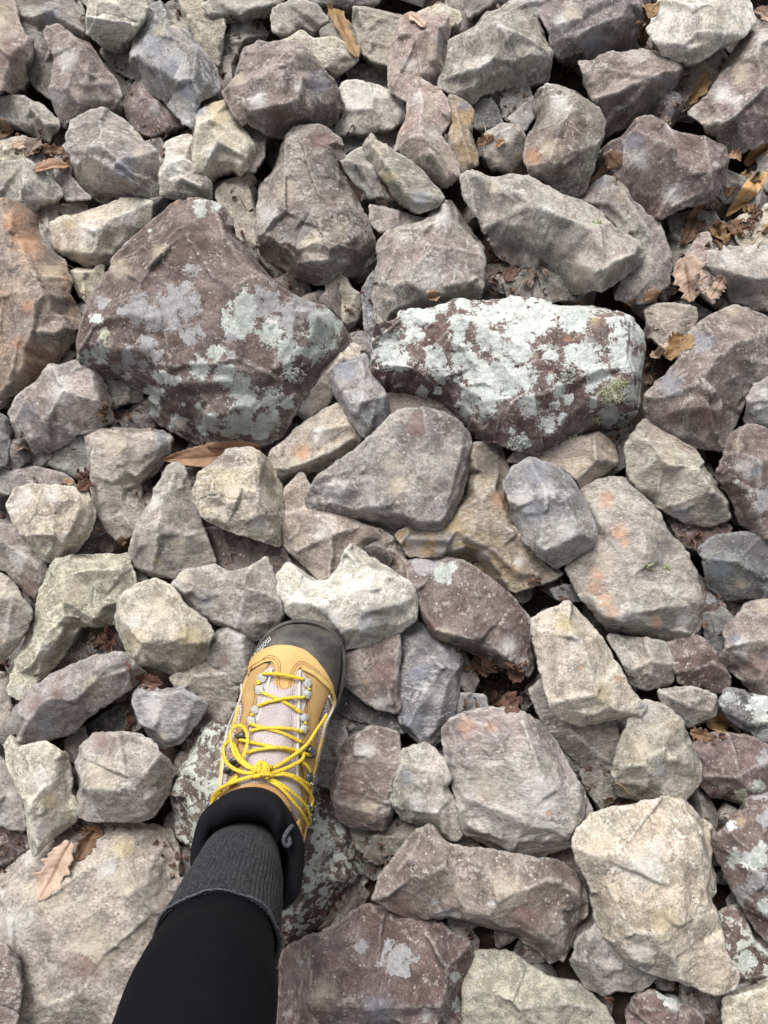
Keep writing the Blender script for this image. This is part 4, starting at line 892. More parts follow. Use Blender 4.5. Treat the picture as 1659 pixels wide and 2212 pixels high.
M_LEG = simple_mat('black_stretch', (.0042, .0042, .0065), .85, .4, 1500, (.0030, .0030, .0045), 60, .12)
M_INK = simple_mat('white_print', (.70, .70, .68), .6)
M_STI = simple_mat('stitch', (.36, .22, .09), .8)

person = empty('person', W(560, 1850, -.01), 'person in black leggings, dark grey sock and yellow laced hiking boot, stepping on the stones', 'person')
PO = np.array(person.location)
boot = bpy.data.objects.new('hiking_boot', None); C.objects.link(boot); boot.parent = person; boot.empty_display_size = .02
boot['label'] = 'yellow and tan hiking boot with black rubber toe'
def part(name, V, F, mat, parent=boot, smooth=True, label=None, kind=None):
    V = np.asarray([tuple(q) for q in V], float) - PO
    return mesh_obj(name, V, F, mat, parent=parent, smooth=smooth, label=label, kind=kind)

SOLE_Z = 0.007
toe = np.array(W(657, 1345, SOLE_Z + .022)); heel = np.array(W(546, 1915, SOLE_Z + .0))
ax = heel - toe; ax[2] = 0; BL = np.linalg.norm(ax); ax /= BL
lat_ = np.array([-ax[1], ax[0], 0.]);  # to the right of the picture for a boot pointing up
if lat_[0] < 0: lat_ = -lat_
SC = BL / .298
print('boot length', BL)
def BF(y, x, z):      # boot frame: y back from the toe, x to the right, z up
    return toe * [1, 1, 0] + np.array([0, 0, SOLE_Z]) + ax * (y * SC) + lat_ * x + np.array([0, 0, z + (.006 if False else 0)])
RT = [ # s, top(y,z), bottom(y,z), half width, sideways shift
 (0.00, .002,.024, .002,.008, .010, .008), (.03, .006,.040, .005,.003, .026, .008), (.08, .018,.053, .016,.0, .041, .006), (.15, .042,.063, .040,.0, .0495, .002),
 (.25, .075,.071, .080,.0, .0530, .0), (.35, .103,.079, .118,.0, .0530, -.003), (.45, .128,.089, .158,.0, .0525, -.004), (.55, .150,.101, .198,.0, .0515, -.004),
 (.65, .168,.115, .240,.0, .0495, -.001), (.74, .181,.130, .280,.004, .0465, .001), (.82, .190,.143, .296,.026, .0430, 0), (.90, .196,.155, .297,.070, .0430, 0), (.96, .199,.163, .293,.115, .044, 0), (1.0, .200,.168, .290,.150, .046, 0)]
_RT = np.array(RT)
def ring_par(s):
    return [np.interp(s, _RT[:, 0], _RT[:, k]) for k in range(1, 7)]
NS, NA = 90, 72
def base_ring(s, grow=0.0):
    ty, tz, by, bz, w, sh = ring_par(s)
    r = []
    up_e = np.interp(s, [0, .2, .45, .65, .9, 1], [.62, .66, .86, .9, .9, 1.0]); lo_e = np.interp(s, [0, .6, .85, 1], [.42, .42, .7, 1.0])
    cz = np.interp(s, [0, .3, .7, .9, 1], [.40, .36, .42, .5, .5])      # where the widest line sits between bottom and top
    for k in range(NA):
        a = 2 * math.pi * k / NA
        c, q = math.cos(a), math.sin(a)
        if q >= 0:
            x = math.copysign(abs(c) ** up_e, c); h = cz + (1 - cz) * q ** (1.0)
        else:
            x = math.copysign(abs(c) ** lo_e, c); h = cz - cz * (-q) ** .8
        r.append(BF(by + (ty - by) * h, sh + x * (w + grow), bz + (tz - bz) * h))
    return r
S_ = np.linspace(0, 1, NS)
BV = [p for s in S_ for p in base_ring(s)]
BFc = []
for i in range(NS - 1):
    for k in range(NA):
        m = (k + 1) % NA
        BFc.append((i * NA + k, (i + 1) * NA + k, (i + 1) * NA + m, i * NA + m))
BFc.append(tuple(range(NA)))
bvh = BVHTree.FromPolygons([Vector(v) for v in BV], BFc)
def sub(faces, keep):
    fs = [f for f in faces if keep(f)]; used = sorted({i for f in fs for i in f}); mp = {u: i for i, u in enumerate(used)}
    return [BV[u] for u in used], [tuple(mp[i] for i in f) for f in fs]
def is_toe(f):
    s = S_[min(f) // NA]; z = np.mean([BV[i][2] for i in f]) - SOLE_Z
    return s < .16 or (s < .30 and z < .064 - .22 * max(0, s - .16)) or z < .012
part('rubber_rand', *sub(BFc, is_toe), M_RUB)
part('upper', *sub(BFc, lambda f: not is_toe(f) and S_[min(f) // NA] < .84), M_TAN)

def hit(x, y, lift=0.0):
    o, d = ray(x, y)
    loc, nor, idx, dist = bvh.ray_cast(o, d)
    if loc is None:
        t = 0.98 / -d.z
        for _ in range(3):
            p = o + d * t
            loc, nor, idx, dist = bvh.find_nearest(p)
            t = max(.3, (loc - o).dot(d))
    if nor.dot(d) > 0: nor = -nor
    return np.array(loc) + np.array(nor) * lift, np.array(nor)
def bz(X, Y): return 393.0 + .2942 * X, 1314.7 + .2942 * Y       # picture detail coordinates to photo units
def pts(s): return [bz(*[float(a) for a in q.split(',')]) for q in s.split()]

def patch(name, poly, th, mat, sp=3.4, bulge=0.0, smooth_it=2, label=None, base=0.0, kind=None):
    P = [np.array([a, b, 0.]) for a, b in poly]
    ar = sum(P[i][0] * P[(i + 1) % len(P)][1] - P[(i + 1) % len(P)][0] * P[i][1] for i in range(len(P)))
    if ar < 0: P = P[::-1]
    P = np.array(resample(chaikin(P, smooth_it, .2), sp)); n = len(P)
    gx, gy = np.meshgrid(np.arange(P[:, 0].min(), P[:, 0].max(), sp), np.arange(P[:, 1].min(), P[:, 1].max(), sp))
    gx, gy = gx.ravel(), gy.ravel(); m = inside(gx, gy, P); gx, gy = gx[m], gy[m]
    if len(gx): m = edge_dist(gx, gy, P) > sp * .5; gx, gy = gx[m], gy[m]
    cd = [Vector((a, b)) for a, b in P[:, :2]] + [Vector((a, b)) for a, b in zip(gx, gy)]
    vv, _, ff, ov, _a, _b = delaunay_2d_cdt(cd, [(i, (i + 1) % n) for i in range(n)], [], 1, 1e-5)
    rid = {}
    for i, o_ in enumerate(ov):
        for k in o_:
            if k < n: rid[k] = i
    VX = np.array([tuple(v) for v in vv]); d = edge_dist(VX[:, 0], VX[:, 1], P)
    V = []
    for (a, b), dd in zip(VX, d):
        e = min(1, dd / (sp * 1.2)); q = th * (.55 + .45 * math.sqrt(max(0, 1 - (1 - e) ** 2))) + bulge * math.sin(min(1, dd / 28.) * math.pi / 2)
        V.append(hit(a, b, base + q)[0])
    F = [tuple(f)[::-1] for f in ff]; b0 = len(V); ok = [rid[k] for k in range(n) if k in rid]; nn = len(ok)
    for i in ok: V.append(hit(VX[i][0], VX[i][1], base - .001)[0])
    for i in range(nn):
        j = (i + 1) % nn
        F.append((ok[i], b0 + i, b0 + j, ok[j]))
    VA = np.array(V); F = [f for f in F if max(np.linalg.norm(VA[f[i]] - VA[f[i - 1]]) for i in range(len(f))) < .0075]
    return part(name, V, F, mat, label=label, kind=kind)
def cord(path, r, lift, n=7, sides=9, flat=1.0, world=False, step=None):
    """tube laid on the boot along picture points; optional third value = extra lift in mm"""
    P = []; U = []
    for q in path:
        p, nr = hit(q[0], q[1], lift + (q[2] * .001 if len(q) > 2 else 0)); P.append(p); U.append(nr)
    S = smooth_path(P, n); UU = smooth_path(U, n)
    return tube_geo(S, r, sides, flat, UU)
def cpts(s):
    out = []
    for q in s.split():
        a = [float(v) for v in q.split(',')]; x, y = bz(a[0], a[1]); out.append((x, y) + tuple(a[2:]))
    return out

# fabric and leather pieces of the upper
patch('mesh_vamp', pts('665,415 600,455 555,555 555,700 515,830 470,950 455,1100 460,1200 380,1300 560,1305 640,1312 720,1372 790,1470 850,1575 880,1450 860,1300 850,1100 905,900 885,760 925,650 915,520 875,440 830,460 780,520 690,520 680,450'), .0016, M_MESH, label='pale mesh under the laces')
patch('tongue', pts('655,520 600,660 565,800 530,900 505,1050 500,1180 540,1230 640,1235 740,1230 790,1150 815,1000 812,800 825,660 830,560 740,600'), .0035, M_MESH, bulge=.0045)
patch('side_mesh', pts('452,560 440,640 452,740 428,840 388,930 368,1050 345,1200 330,1322 285,1335 300,1200 325,1050 345,850 372,700 400,620'), .0012, M_MESHS)
patch('side_mesh', pts('1060,650 1080,700 1088,800 1078,900 1052,1000 1022,1120 1000,1300 985,1310 980,1100 985,950 1000,850 1040,720'), .0012, M_MESHS)
patch('side_panel', pts('455,520 520,460 600,405 645,402 600,470 552,560 560,640 548,700 518,780 498,850 486,900 425,960 395,1080 392,1180 440,1262 380,1312 345,1312 350,1200 372,1050 402,920 442,820 458,740 447,620'), .0026, M_TAN)
patch('side_panel', pts('905,470 980,515 1050,590 1062,640 1040,700 1000,800 985,900 980,1000 975,1150 985,1350 975,1500 950,1650 900,1820 885,1760 870,1640 840,1560 865,1480 900,1440 912,1350 890,1300 880,1180 852,1090 862,1000 905,900 912,850 915,760 920,680 945,600 945,540'), .0026, M_TAN)
patch('toe_cap', pts('430,505 450,450 500,372 600,302 700,270 800,272 900,302 980,370 1050,460 1100,560 1108,600 1108,650 1088,630 1050,560 1000,500 910,445 875,428 848,450 835,500 822,560 795,615 740,634 690,612 672,560 690,470 685,405 650,385 600,400 520,450 455,508 420,560'), .0036, M_YEL, label='yellow leather toe cap with a tab between the laces')
patch('collar_band', pts('430,1318 520,1296 610,1300 690,1335 750,1395 790,1480 770,1500 720,1420 660,1368 590,1330 500,1325 440,1345'), .006, simple_mat('orange_lining', (.44, .25, .10), .8, .3))
# edge trims, piping
_v, _f = join([cord(cpts('452,470 402,560 376,680 346,850 318,1050 286,1335'), .0021, .0016), cord(cpts('880,440 960,478 1040,548 1090,606 1108,700 1098,850 1078,950 1042,1060 1012,1200 996,1400 976,1550 950,1700 892,1850'), .0021, .0018)])
part('leather_edge', _v, _f, M_YTR)
part('collar_strap', *cord(cpts('842,1555 858,1650 880,1750 893,1835'), .0042, .002, flat=.35), M_YTR)
for s in ('665,445 640,560 602,700 556,840', '868,462 862,600 852,800 842,1000 830,1260', '455,560 404,620 378,700 352,900 322,1150 302,1330', '1066,640 1092,720 1092,850 1068,960'):
    part('piping', *cord(cpts(s), .0017 if s[0] in '68' else .0012, .0030), M_PIPE)
# stitching
def stitches(s, off):
    P = [np.array(bz(*[float(a) for a in q.split(',')])) for q in s.split()]
    Q = smooth_path([tuple(p) + (0,) for p in P], 12); out = []
    L_ = np.concatenate([[0], np.cumsum(np.linalg.norm(np.diff(Q, axis=0), axis=1))]); t = 1.0
    while t < L_[-1] - 2:
        a = [np.interp(t, L_, Q[:, k]) for k in (0, 1)]; b = [np.interp(t + 2.3, L_, Q[:, k]) for k in (0, 1)]
        pa, na = hit(a[0], a[1], off); pb, nb = hit(b[0], b[1], off)
        out.append(tube_geo(np.array([pa, (pa + pb) / 2 + na * .0003, pb]), .00042, 5)); t += 4.4
    return out
st = []
for s, o_ in (('462,485 520,440 600,385 655,368 700,392 712,450 700,540 712,590 745,612 790,598 802,550 828,450 865,408 920,425 1000,478 1060,535', .0042), ('600,382 655,352 715,382 728,450 716,540 728,580 748,596 778,584 788,545 812,445 862,394 925,412 1010,470', .0042),
              ('540,560 546,640 534,700 504,780 484,850 440,930', .0032), ('930,540 932,600 906,680 900,760 898,850', .0032), ('945,620 925,690 930,780 925,900', .0032), ('1040,600 1030,690 990,800 972,900 965,1000', .0032)):
    st += stitches(s, o_)
part('stitching', *join(st), M_STI, kind='stuff')
# webbing loops
for cx, cy, an, w_, h_ in ((598, 515, 40, 48, 58), (580, 602, -8, 46, 66), (548, 748, 35, 44, 58), (520, 832, -5, 42, 66), (915, 548, -25, 46, 62), (912, 630, 30, 46, 62), (888, 800, -14, 44, 58), (882, 885, 22, 44, 66)):
    a = math.radians(an); P = []
    for ux, uy in ((-.5, -.5), (.5, -.5), (.5, .5), (-.5, .5)):
        P.append(bz(cx + ux * w_ * 1.2 * math.cos(a) - uy * h_ * math.sin(a), cy + ux * w_ * 1.2 * math.sin(a) + uy * h_ * math.cos(a)))
    patch('lace_loop', P, .0022, M_WEB, sp=2.2, bulge=.0035, smooth_it=1, base=.0030)
# hooks
def hook(X, Y, an, s=1.0, plate=True):
    x, y = bz(X, Y); p, nr = hit(x, y, .003)
    q, _n = hit(x + 2.5 * math.cos(math.radians(an)), y + 2.5 * math.sin(math.radians(an)), .003)
    u = q - p; u /= np.linalg.norm(u); w = np.cross(nr, u)
    parts = []
    if plate:
        ring = np.array([p + (math.cos(t) * u * .0075 + math.sin(t) * w * .0055) * s for t in np.linspace(0, 2 * math.pi, 15)[:-1]])
        V = list(ring) + [r + nr * .0016 for r in ring]; n = len(ring)
        parts.append((V, [tuple(range(n))[::-1], tuple(range(n, 2 * n))] + [(i, (i + 1) % n, n + (i + 1) % n, n + i) for i in range(n)]))
    c = smooth_path([p + u * .004 * s + nr * .001, p + u * .006 * s + nr * .006, p + u * .001 * s + nr * .0085, p - u * .005 * s + nr * .0075], 5)
    parts.append(tube_geo(c, [.0026 * s] * len(c), 8, .55, np.tile(w, (len(c), 1)) * 0 + nr))
    for k in range(1, 5):     # rivet dome
        pass
    dm = []
    nr_, na_ = 5, 10
    for i in range(nr_):
        f = i / (nr_ - 1) * math.pi / 2
        for j in range(na_):
            g = 2 * math.pi * j / na_
            dm.append(p - u * .003 * s + nr * (.0016 + .0018 * math.sin(f)) + (math.cos(g) * u + math.sin(g) * w) * .0028 * s * math.cos(f))
    parts.append((dm, [(i * na_ + j, i * na_ + (j + 1) % na_, (i + 1) * na_ + (j + 1) % na_, (i + 1) * na_ + j) for i in range(nr_ - 1) for j in range(na_)]))
    part('lace_hook', *join(parts), M_MET)
for a in ((465, 950, 160, .9), (908, 1045, 60, 1.25), (418, 1140, 160, .8), (385, 1200, 150, .9), (915, 1245, 80, 1.1), (938, 1475, 80, 1.0), (905, 1545, 80, 1.0), (160, 1455, 170, .8)):
    hook(*a)
# laces
LR = .0018
runs = ['612,488,1 700,492,4 800,508,4 895,527,1', '598,628,1 700,672,3 780,712,3 866,768,1', '572,724,1 650,700,4 720,684,6 800,668,4 895,655,1',
        '522,858,1 600,892,3 720,925,4 862,985,1', '518,912,1 620,898,5 760,898,6 868,908,2', '452,982,2 560,1018,5 700,1052,6 890,1076,3', '486,1084,3 600,1062,7 740,1052,8 905,1078,3',
        '575,540,0 582,565,0', '930,585,0 925,600,0', '528,785,0 534,800,0', '895,838,0 888,850,0', '845,1128,3 880,1160,3 900,1192,2']
lp = [cord(cpts(s), LR if s.count(' ') > 1 else .002, .0055) for s in runs]
part('lace', *join(lp), M_LACE, label='yellow lace crossing the tongue')
bow = ['1026,768,5 985,830,7 950,872,9 870,1000,12 760,1120,12 640,1215,10 590,1240,9',
       '862,1062,8 830,1120,10 740,1200,11 650,1240,10 580,1235,8',
       '590,1240,8 500,1195,9 445,1110,12 425,990,14 438,915,15 475,885,15 512,920,14 515,1000,12 498,1070,10 475,1130,9',
       '575,1245,8 470,1230,8 395,1170,9 368,1090,10 375,1030,10 405,995,9 430,1030,8 450,1100,8 500,1180,8 570,1225,8',
       '600,1240,8 700,1236,8 800,1250,6 900,1297,2', '620,1262,8 720,1245,8 800,1268,6 870,1320,4 915,1390,3 942,1450,2',
       '620,1290,9 690,1350,8 760,1420,6 830,1500,5 888,1585,3', '632,1283,10 720,1345,9 800,1400,7 865,1455,5 892,1510,3 905,1560,2',
       '560,1255,7 470,1280,6 350,1325,5 250,1385,4 165,1452,2', '440,1255,5 370,1310,4 290,1370,3']
part('bow', *join([cord([(q[0], q[1], q[2] * .6) for q in cpts(s)], .0020, .0050, sides=10, flat=.7) for s in bow]), M_LACE, label='yellow lace tied in a bow')
part('lace_strand', *cord(cpts('320,1342,2 220,1410,2 165,1480,1 140,1540,1 128,1610,1'), .0024, .0035), M_LACE)
kn = ['545,1262,10 560,1215,13 590,1200,14 615,1225,13 622,1275,11 612,1312,8', '560,1250,12 585,1262,14 612,1250,13', '572,1208,10 578,1250,15 570,1296,10', '600,1205,11 600,1250,14 628,1292,9', '540,1225,9 590,1232,13 640,1215,10', '545,1290,9 590,1285,13 640,1275,10']
part('lace_knot', *join([cord(cpts(s), .0024, .0055, sides=10) for s in kn]), M_LACE)

# print on the rubber
cu = bpy.data.curves.new('print', 'FONT'); cu.body = 'montrail'; cu.size = 1.0; cu.shear = .25; cu.extrude = 0
to = bpy.data.objects.new('print', cu); C.objects.link(to)
bpy.context.view_layer.update()
tm = bpy.data.meshes.new_from_object(to.evaluated_get(bpy.context.evaluated_depsgraph_get()))
bpy.data.objects.remove(to)
tv = np.array([v.co[:] for v in tm.vertices]); tf = [tuple(p.vertices) for p in tm.polygons]
d_ = np.array([-.715, .699]); u_ = np.array([.699, .715]); o_ = np.array([583.0, 1374.5]); fs = 18.0
V = []
for q in tv:
    bend = (q[0] * fs) ** 2 * .0016
    x, y = o_ + d_ * q[0] * fs + u_ * (q[1] * fs + bend)
    V.append(hit(x, y, .0007)[0])
part('printed_lettering', V, tf, M_INK, smooth=False, label='small white lettering on the black rubber')

# outsole with lugs
cen = []; hw = []
for s in np.linspace(0, 1, 60):
    y = .298 * s; i = s
    w = np.interp(y, [0, .004, .015, .04, .075, .12, .16, .2, .24, .275, .292, .298], [.008, .022, .040, .050, .0545, .051, .042, .039, .041, .039, .028, .008]); hw.append(w)
    cen.append((y, np.interp(y, [0, .05, .1, .16, .2, .3], [.008, .003, -.003, -.008, -.006, 0])))
outl = [(y - .002, c - w) for (y, c), w in zip(cen, hw)] + [(y - .002, c + w) for (y, c), w in list(zip(cen, hw))[::-1]]
V = []; n = len(outl)
for zz, g in ((.016, 1.0), (.012, 1.04), (.0, 1.05), (-.008, 1.03), (-.010, .97)):
    for (y, x) in outl:
        V.append(BF(.149 + (y - .149) * (1 + (g - 1) * .35), x * g, zz))
F = [(i + k * n, (i + 1) % n + k * n, (i + 1) % n + (k + 1) * n, i + (k + 1) * n) for k in range(4) for i in range(n)]
F.append(tuple(range(n))[::-1]); F.append(tuple(4 * n + i for i in range(n)))
part('outsole', V, F, M_SOLE)
lg = []
for (y, c), w in list(zip(cen, hw))[3:-3:3]:
    for sx in (-1, -.33, .33, 1):
        xc = c + sx * w * .82; a = .0075
        V = [BF(y + dy * .005, xc + dx * a, z) for z in (-.009, -.015) for dx, dy in ((-1, -1), (1, -1), (1, 1), (-1, 1))]
        lg.append((V, [(0, 1, 2, 3), (7, 6, 5, 4), (0, 4, 5, 1), (1, 5, 6, 2), (2, 6, 7, 3), (3, 7, 4, 0)]))
part('tread_lugs', *join(lg), M_SOLE, smooth=False)
# toe bumper ledge
led = smooth_path([BF(y, x, .013) for y, x in [(.105, .046), (.09, .052), (.07, .0555), (.04, .0545), (.018, .047), (.004, .032), (-.002, .010), (.002, -.014), (.014, -.033), (.035, -.046), (.07, -.0535), (.09, -.053), (.105, -.050)]], 6)
part('toe_bumper', *tube_geo(led, .0030, 10, 2.0), M_RUB)

# padded collar, tongue flap
def PW(X, Y, z): x, y = bz(X, Y); return np.array(W(x, y, z))
cp = [PW(*q) for q in ((455, 1400, .162), (600, 1410, .164), (720, 1490, .160), (800, 1620, .154), (838, 1760, .149), (836, 1920, .145), (790, 2090, .142), (640, 2200, .140), (440, 2190, .140), (260, 2090, .142), (150, 1960, .145), (122, 1800, .150), (150, 1640, .154), (215, 1520, .158), (320, 1430, .161))]
cl = cp + cp[:3]
S = smooth_path(cl, 8)[8:8 + 8 * len(cp)]
rr = np.array([.0080 + .0007 * math.sin(i * .35) for i in range(len(S))])
part('padded_collar', *tube_geo(S, rr, 16, 1.15, closed=True), M_COL, label='black padded collar')
# inner lining from the collar down into the boot
cc = S.mean(axis=0); V = []; n = len(S)
for k, (g, dz) in enumerate(((.95, .002), (.84, -.010), (.74, -.03), (.5, -.05))):
    for p in S: q = cc + (p - cc) * g; q[2] = p[2] + dz; V.append(q)
F = [(i + k * n, (i + 1) % n + k * n, (i + 1) % n + (k + 1) * n, i + (k + 1) * n) for k in range(3) for i in range(n)] + [tuple(3 * n + i for i in range(n))]
part('lining', V, F, M_COL)
# outer shaft wall between upper and collar
V = []; top = base_ring(1.0)
nA = NA; base1 = [np.array(p) for p in base_ring(.825)]
cang = [math.atan2((p - cc)[1], (p - cc)[0]) for p in S]
def near_collar(p):
    a = math.atan2((p - cc)[1], (p - cc)[0]); i = int(np.argmin([abs((a - c + math.pi) % (2 * math.pi) - math.pi) for c in cang])); return S[i]
for t in (0, .35, .7, 1.0):
    for p in base1:
        q = near_collar(p); q = cc + (q - cc) * 1.04 - np.array([0, 0, .006]); V.append(p * (1 - t) + q * t)
part('ankle_shaft', V, [(i + k * nA, (i + 1) % nA + k * nA, (i + 1) % nA + (k + 1) * nA, i + (k + 1) * nA) for k in range(3) for i in range(nA)], M_TAN)
# tongue flap folded forward over the front of the collar
fl = []
rows = ((0, ((205, 1445), (330, 1362), (460, 1326), (580, 1332), (690, 1384), (752, 1468), (782, 1580)), .166),
        (1, ((190, 1470), (320, 1395), (460, 1360), (590, 1368), (690, 1420), (740, 1500), (768, 1600)), .176),
        (2, ((190, 1520), (320, 1450), (460, 1420), (590, 1425), (680, 1470), (725, 1545), (752, 1640)), .180),
        (3, ((200, 1590), (320, 1520), (460, 1490), (590, 1495), (665, 1530), (705, 1600), (728, 1680)), .177),
        (4, ((215, 1650), (330, 1575), (460, 1545), (580, 1550), (650, 1590), (690, 1650), (712, 1715)), .168),
        (5, ((240, 1660), (340, 1590), (460, 1562), (575, 1568), (640, 1605), (675, 1665), (695, 1720)), .150))
for k, row, z in rows:
    fl.append(smooth_path([PW(x, y, z - (.012 if i in (0, 6) else 0)) for i, (x, y) in enumerate(row)], 6))
n = len(fl[0]); V = [p for r in fl for p in r]
F = [(k * n + i, k * n + i + 1, (k + 1) * n + i + 1, (k + 1) * n + i) for k in range(len(fl) - 1) for i in range(n - 1)]
b0 = len(V); V += [p - np.array([0, 0, .012]) for p in V[:n]]
F += [(i + 1, i, b0 + i, b0 + i + 1) for i in range(n - 1)]
fo_ = part('tongue_flap', V, F, M_COL)
sm_ = fo_.modifiers.new('s', 'SUBSURF'); sm_.levels = 2; sm_.render_levels = 2
# pull tab
tabp = [PW(815, 1590, .168), PW(772, 1640, .172), PW(748, 1700, .172), PW(765, 1740, .170), PW(792, 1725, .170), PW(782, 1680, .168), PW(765, 1655, .166)]
part('pull_tab', *tube_geo(smooth_path(tabp, 6), .0022, 8, .8), M_WELT)

# leg: legging and sock
legp = [np.array(W(535, 1850, .06)), np.array(W(521, 1862, .13)), np.array(W(508, 1912, .19)), np.array(W(478, 2010, .27)), np.array(W(450, 2110, .335)), np.array(W(426, 2212, .40)),
        np.array([-.135, -.330, .50]), np.array([-.125, -.352, .60]), np.array([-.11, -.375, .74]), np.array([-.10, -.40, .88])]
lr = np.array([.034, .036, .0405, .0455, .0515, .0548, .057, .064, .074, .082])
PP = smooth_path(legp, 12); RR = smooth_path([(r, 0, 0) for r in lr], 12)[:, 0]
def leg_tube(i0, i1, off, sides=96, rib=None, wr=.0, cut=None):
    path = PP[i0:i1]; tg = np.gradient(path, axis=0); tg /= np.linalg.norm(tg, axis=1)[:, None]
    V = []; m = len(path)
    for i in range(m):
        u = np.array([1., 0, 0]); u -= tg[i] * (u @ tg[i]); u /= np.linalg.norm(u); w = np.cross(tg[i], u)
        for k in range(sides):
            a = 2 * math.pi * k / sides
            r = RR[i0 + i] + off
            if rib: r += rib(i / (m - 1), a)
            V.append(path[i] + r * (math.cos(a) * u + math.sin(a) * w * 1.04))
    V = np.array(V)
    if wr:
        V += (gnoise(V / .035) * wr)[:, None] * (V - np.repeat(path, sides, 0)) / .05
    F = [(i * sides + k, i * sides + (k + 1) % sides, (i + 1) * sides + (k + 1) % sides, (i + 1) * sides + k) for i in range(m - 1) for k in range(sides)]
    return V, F, m, sides
V, F, m, sd_ = leg_tube(4, len(PP), 0.0, wr=.0022)
F.append(tuple(range(sd_))[::-1]); F.append(tuple((m - 1) * sd_ + k for k in range(sd_)))
lo = part('legging', V, F, M_LEG, parent=person, label='plain black legging')
CUF = 12 * 3 + 4
def rib(t, a):
    return (.0008 * math.cos(72 * a) * min(1, max(.12, (t - .5) / .15))) + .0016 * max(0, t - .7) / .3
# slanted cuff: shift the last rings along the leg
V, F, m, sd_ = leg_tube(3, CUF, .0035, sides=240, rib=rib, wr=.0022)
V = V.reshape(m, sd_, 3); tgl = PP[CUF] - PP[CUF - 6]; tgl /= np.linalg.norm(tgl)
for i in range(m):
    t = max(0, (i / (m - 1) - .3) / .7)
    for k in range(sd_):
        a = 2 * math.pi * k / sd_
        rad_ = (V[i, k] - PP[3 + i]); V[i, k] += tgl * t * (.019 * rad_[1] / .05 - .004 * math.cos(a) + .002 * math.sin(3 * a + 1))
edge = V[-1].copy(); V = V.reshape(-1, 3)
# turned edge
n0 = len(V); c_end = PP[CUF - 1]
inner = c_end + (edge - c_end) * .94; V = np.concatenate([V, inner]);
F += [((m - 1) * sd_ + k, (m - 1) * sd_ + (k + 1) % sd_, n0 + (k + 1) % sd_, n0 + k) for k in range(sd_)]
so_ = part('sock', V, F, M_SOCK, parent=person, label='dark grey ribbed sock')
V = np.array(smooth_path([e for e in edge[::6]] + [edge[0]], 3))
V = V + np.stack([gnoise(V * 300 + k * 7) for k in range(3)], 1) * .0012
pw = tube_geo(V, .0010, 6)
wel = part('sock_edge', *pw, M_WELT, parent=so_)

# ------------------------------------------------------------------ fallen leaves, litter, twigs, lichen tufts
bpy.context.view_layer.update()
DG = bpy.context.evaluated_depsgraph_get()
def surf(x, y):
    o, d = ray(x, y)
    r, loc, nor, i, ob, m = scene.ray_cast(DG, o, d)
    return (np.array(loc), np.array(nor)) if r else (np.array(W(x, y, -.09)), np.array([0, 0, 1.]))
def drop(p):
    r, loc, nor, i, ob, m = scene.ray_cast(DG, Vector((p[0], p[1], p[2] + .035)), Vector((0, 0, -1)), distance=.3)
    return loc[2] if r else -.095
def leaf_mat(name, c1, c2, vein):
    m = bpy.data.materials.new(name); t, N, L, b = nt(m)
    uv = N.new('ShaderNodeAttribute'); uv.attribute_name = 'leafuv'
    tc = N.new('ShaderNodeTexCoord')
    n = N.new('ShaderNodeTexNoise'); n.inputs['Scale'].default_value = 70; n.inputs['Detail'].default_value = 6; n.inputs['Roughness'].default_value = .7; L.new(tc.outputs['Object'], n.inputs['Vector'])
    r = N.new('ShaderNodeValToRGB'); r.color_ramp.elements[0].position = .36; r.color_ramp.elements[1].position = .64
    r.color_ramp.elements[0].color = c2 + (1,); r.color_ramp.elements[1].color = c1 + (1,)
    L.new(n.outputs['Fac'], r.inputs['Fac'])
    sp = N.new('ShaderNodeSeparateColor'); L.new(uv.outputs['Color'], sp.inputs[0])
    mx = N.new('ShaderNodeMix'); mx.data_type = 'RGBA'; L.new(sp.outputs[0], mx.inputs[0]); L.new(r.outputs['Color'], mx.inputs[6]); mx.inputs[7].default_value = vein + (1,)
    L.new(mx.outputs[2], b.inputs['Base Color']); b.inputs['Roughness'].default_value = .6; b.inputs['Specular IOR Level'].default_value = .3
    try: b.inputs['Transmission Weight'].default_value = 0
    except Exception: pass
    return m
LM = {'tan': leaf_mat('leaf_bright_tan', (.60, .38, .17), (.48, .28, .12), (.40, .24, .11)),
      'gold': leaf_mat('leaf_gold_brown', (.34, .225, .105), (.20, .12, .055), (.17, .09, .04)),
      'pink': leaf_mat('leaf_pale_pink', (.56, .42, .33), (.42, .30, .225), (.24, .14, .09)),
      'orange': leaf_mat('leaf_orange_brown', (.40, .25, .155), (.29, .175, .11), (.20, .10, .05)),
      'brown': leaf_mat('leaf_brown', (.20, .115, .062), (.10, .055, .032), (.06, .035, .02)),
      'red': leaf_mat('leaf_red_brown', (.155, .078, .052), (.09, .045, .032), (.05, .028, .02)),
      'grey': leaf_mat('leaf_greyed', (.27, .205, .165), (.17, .125, .10), (.09, .06, .045))}
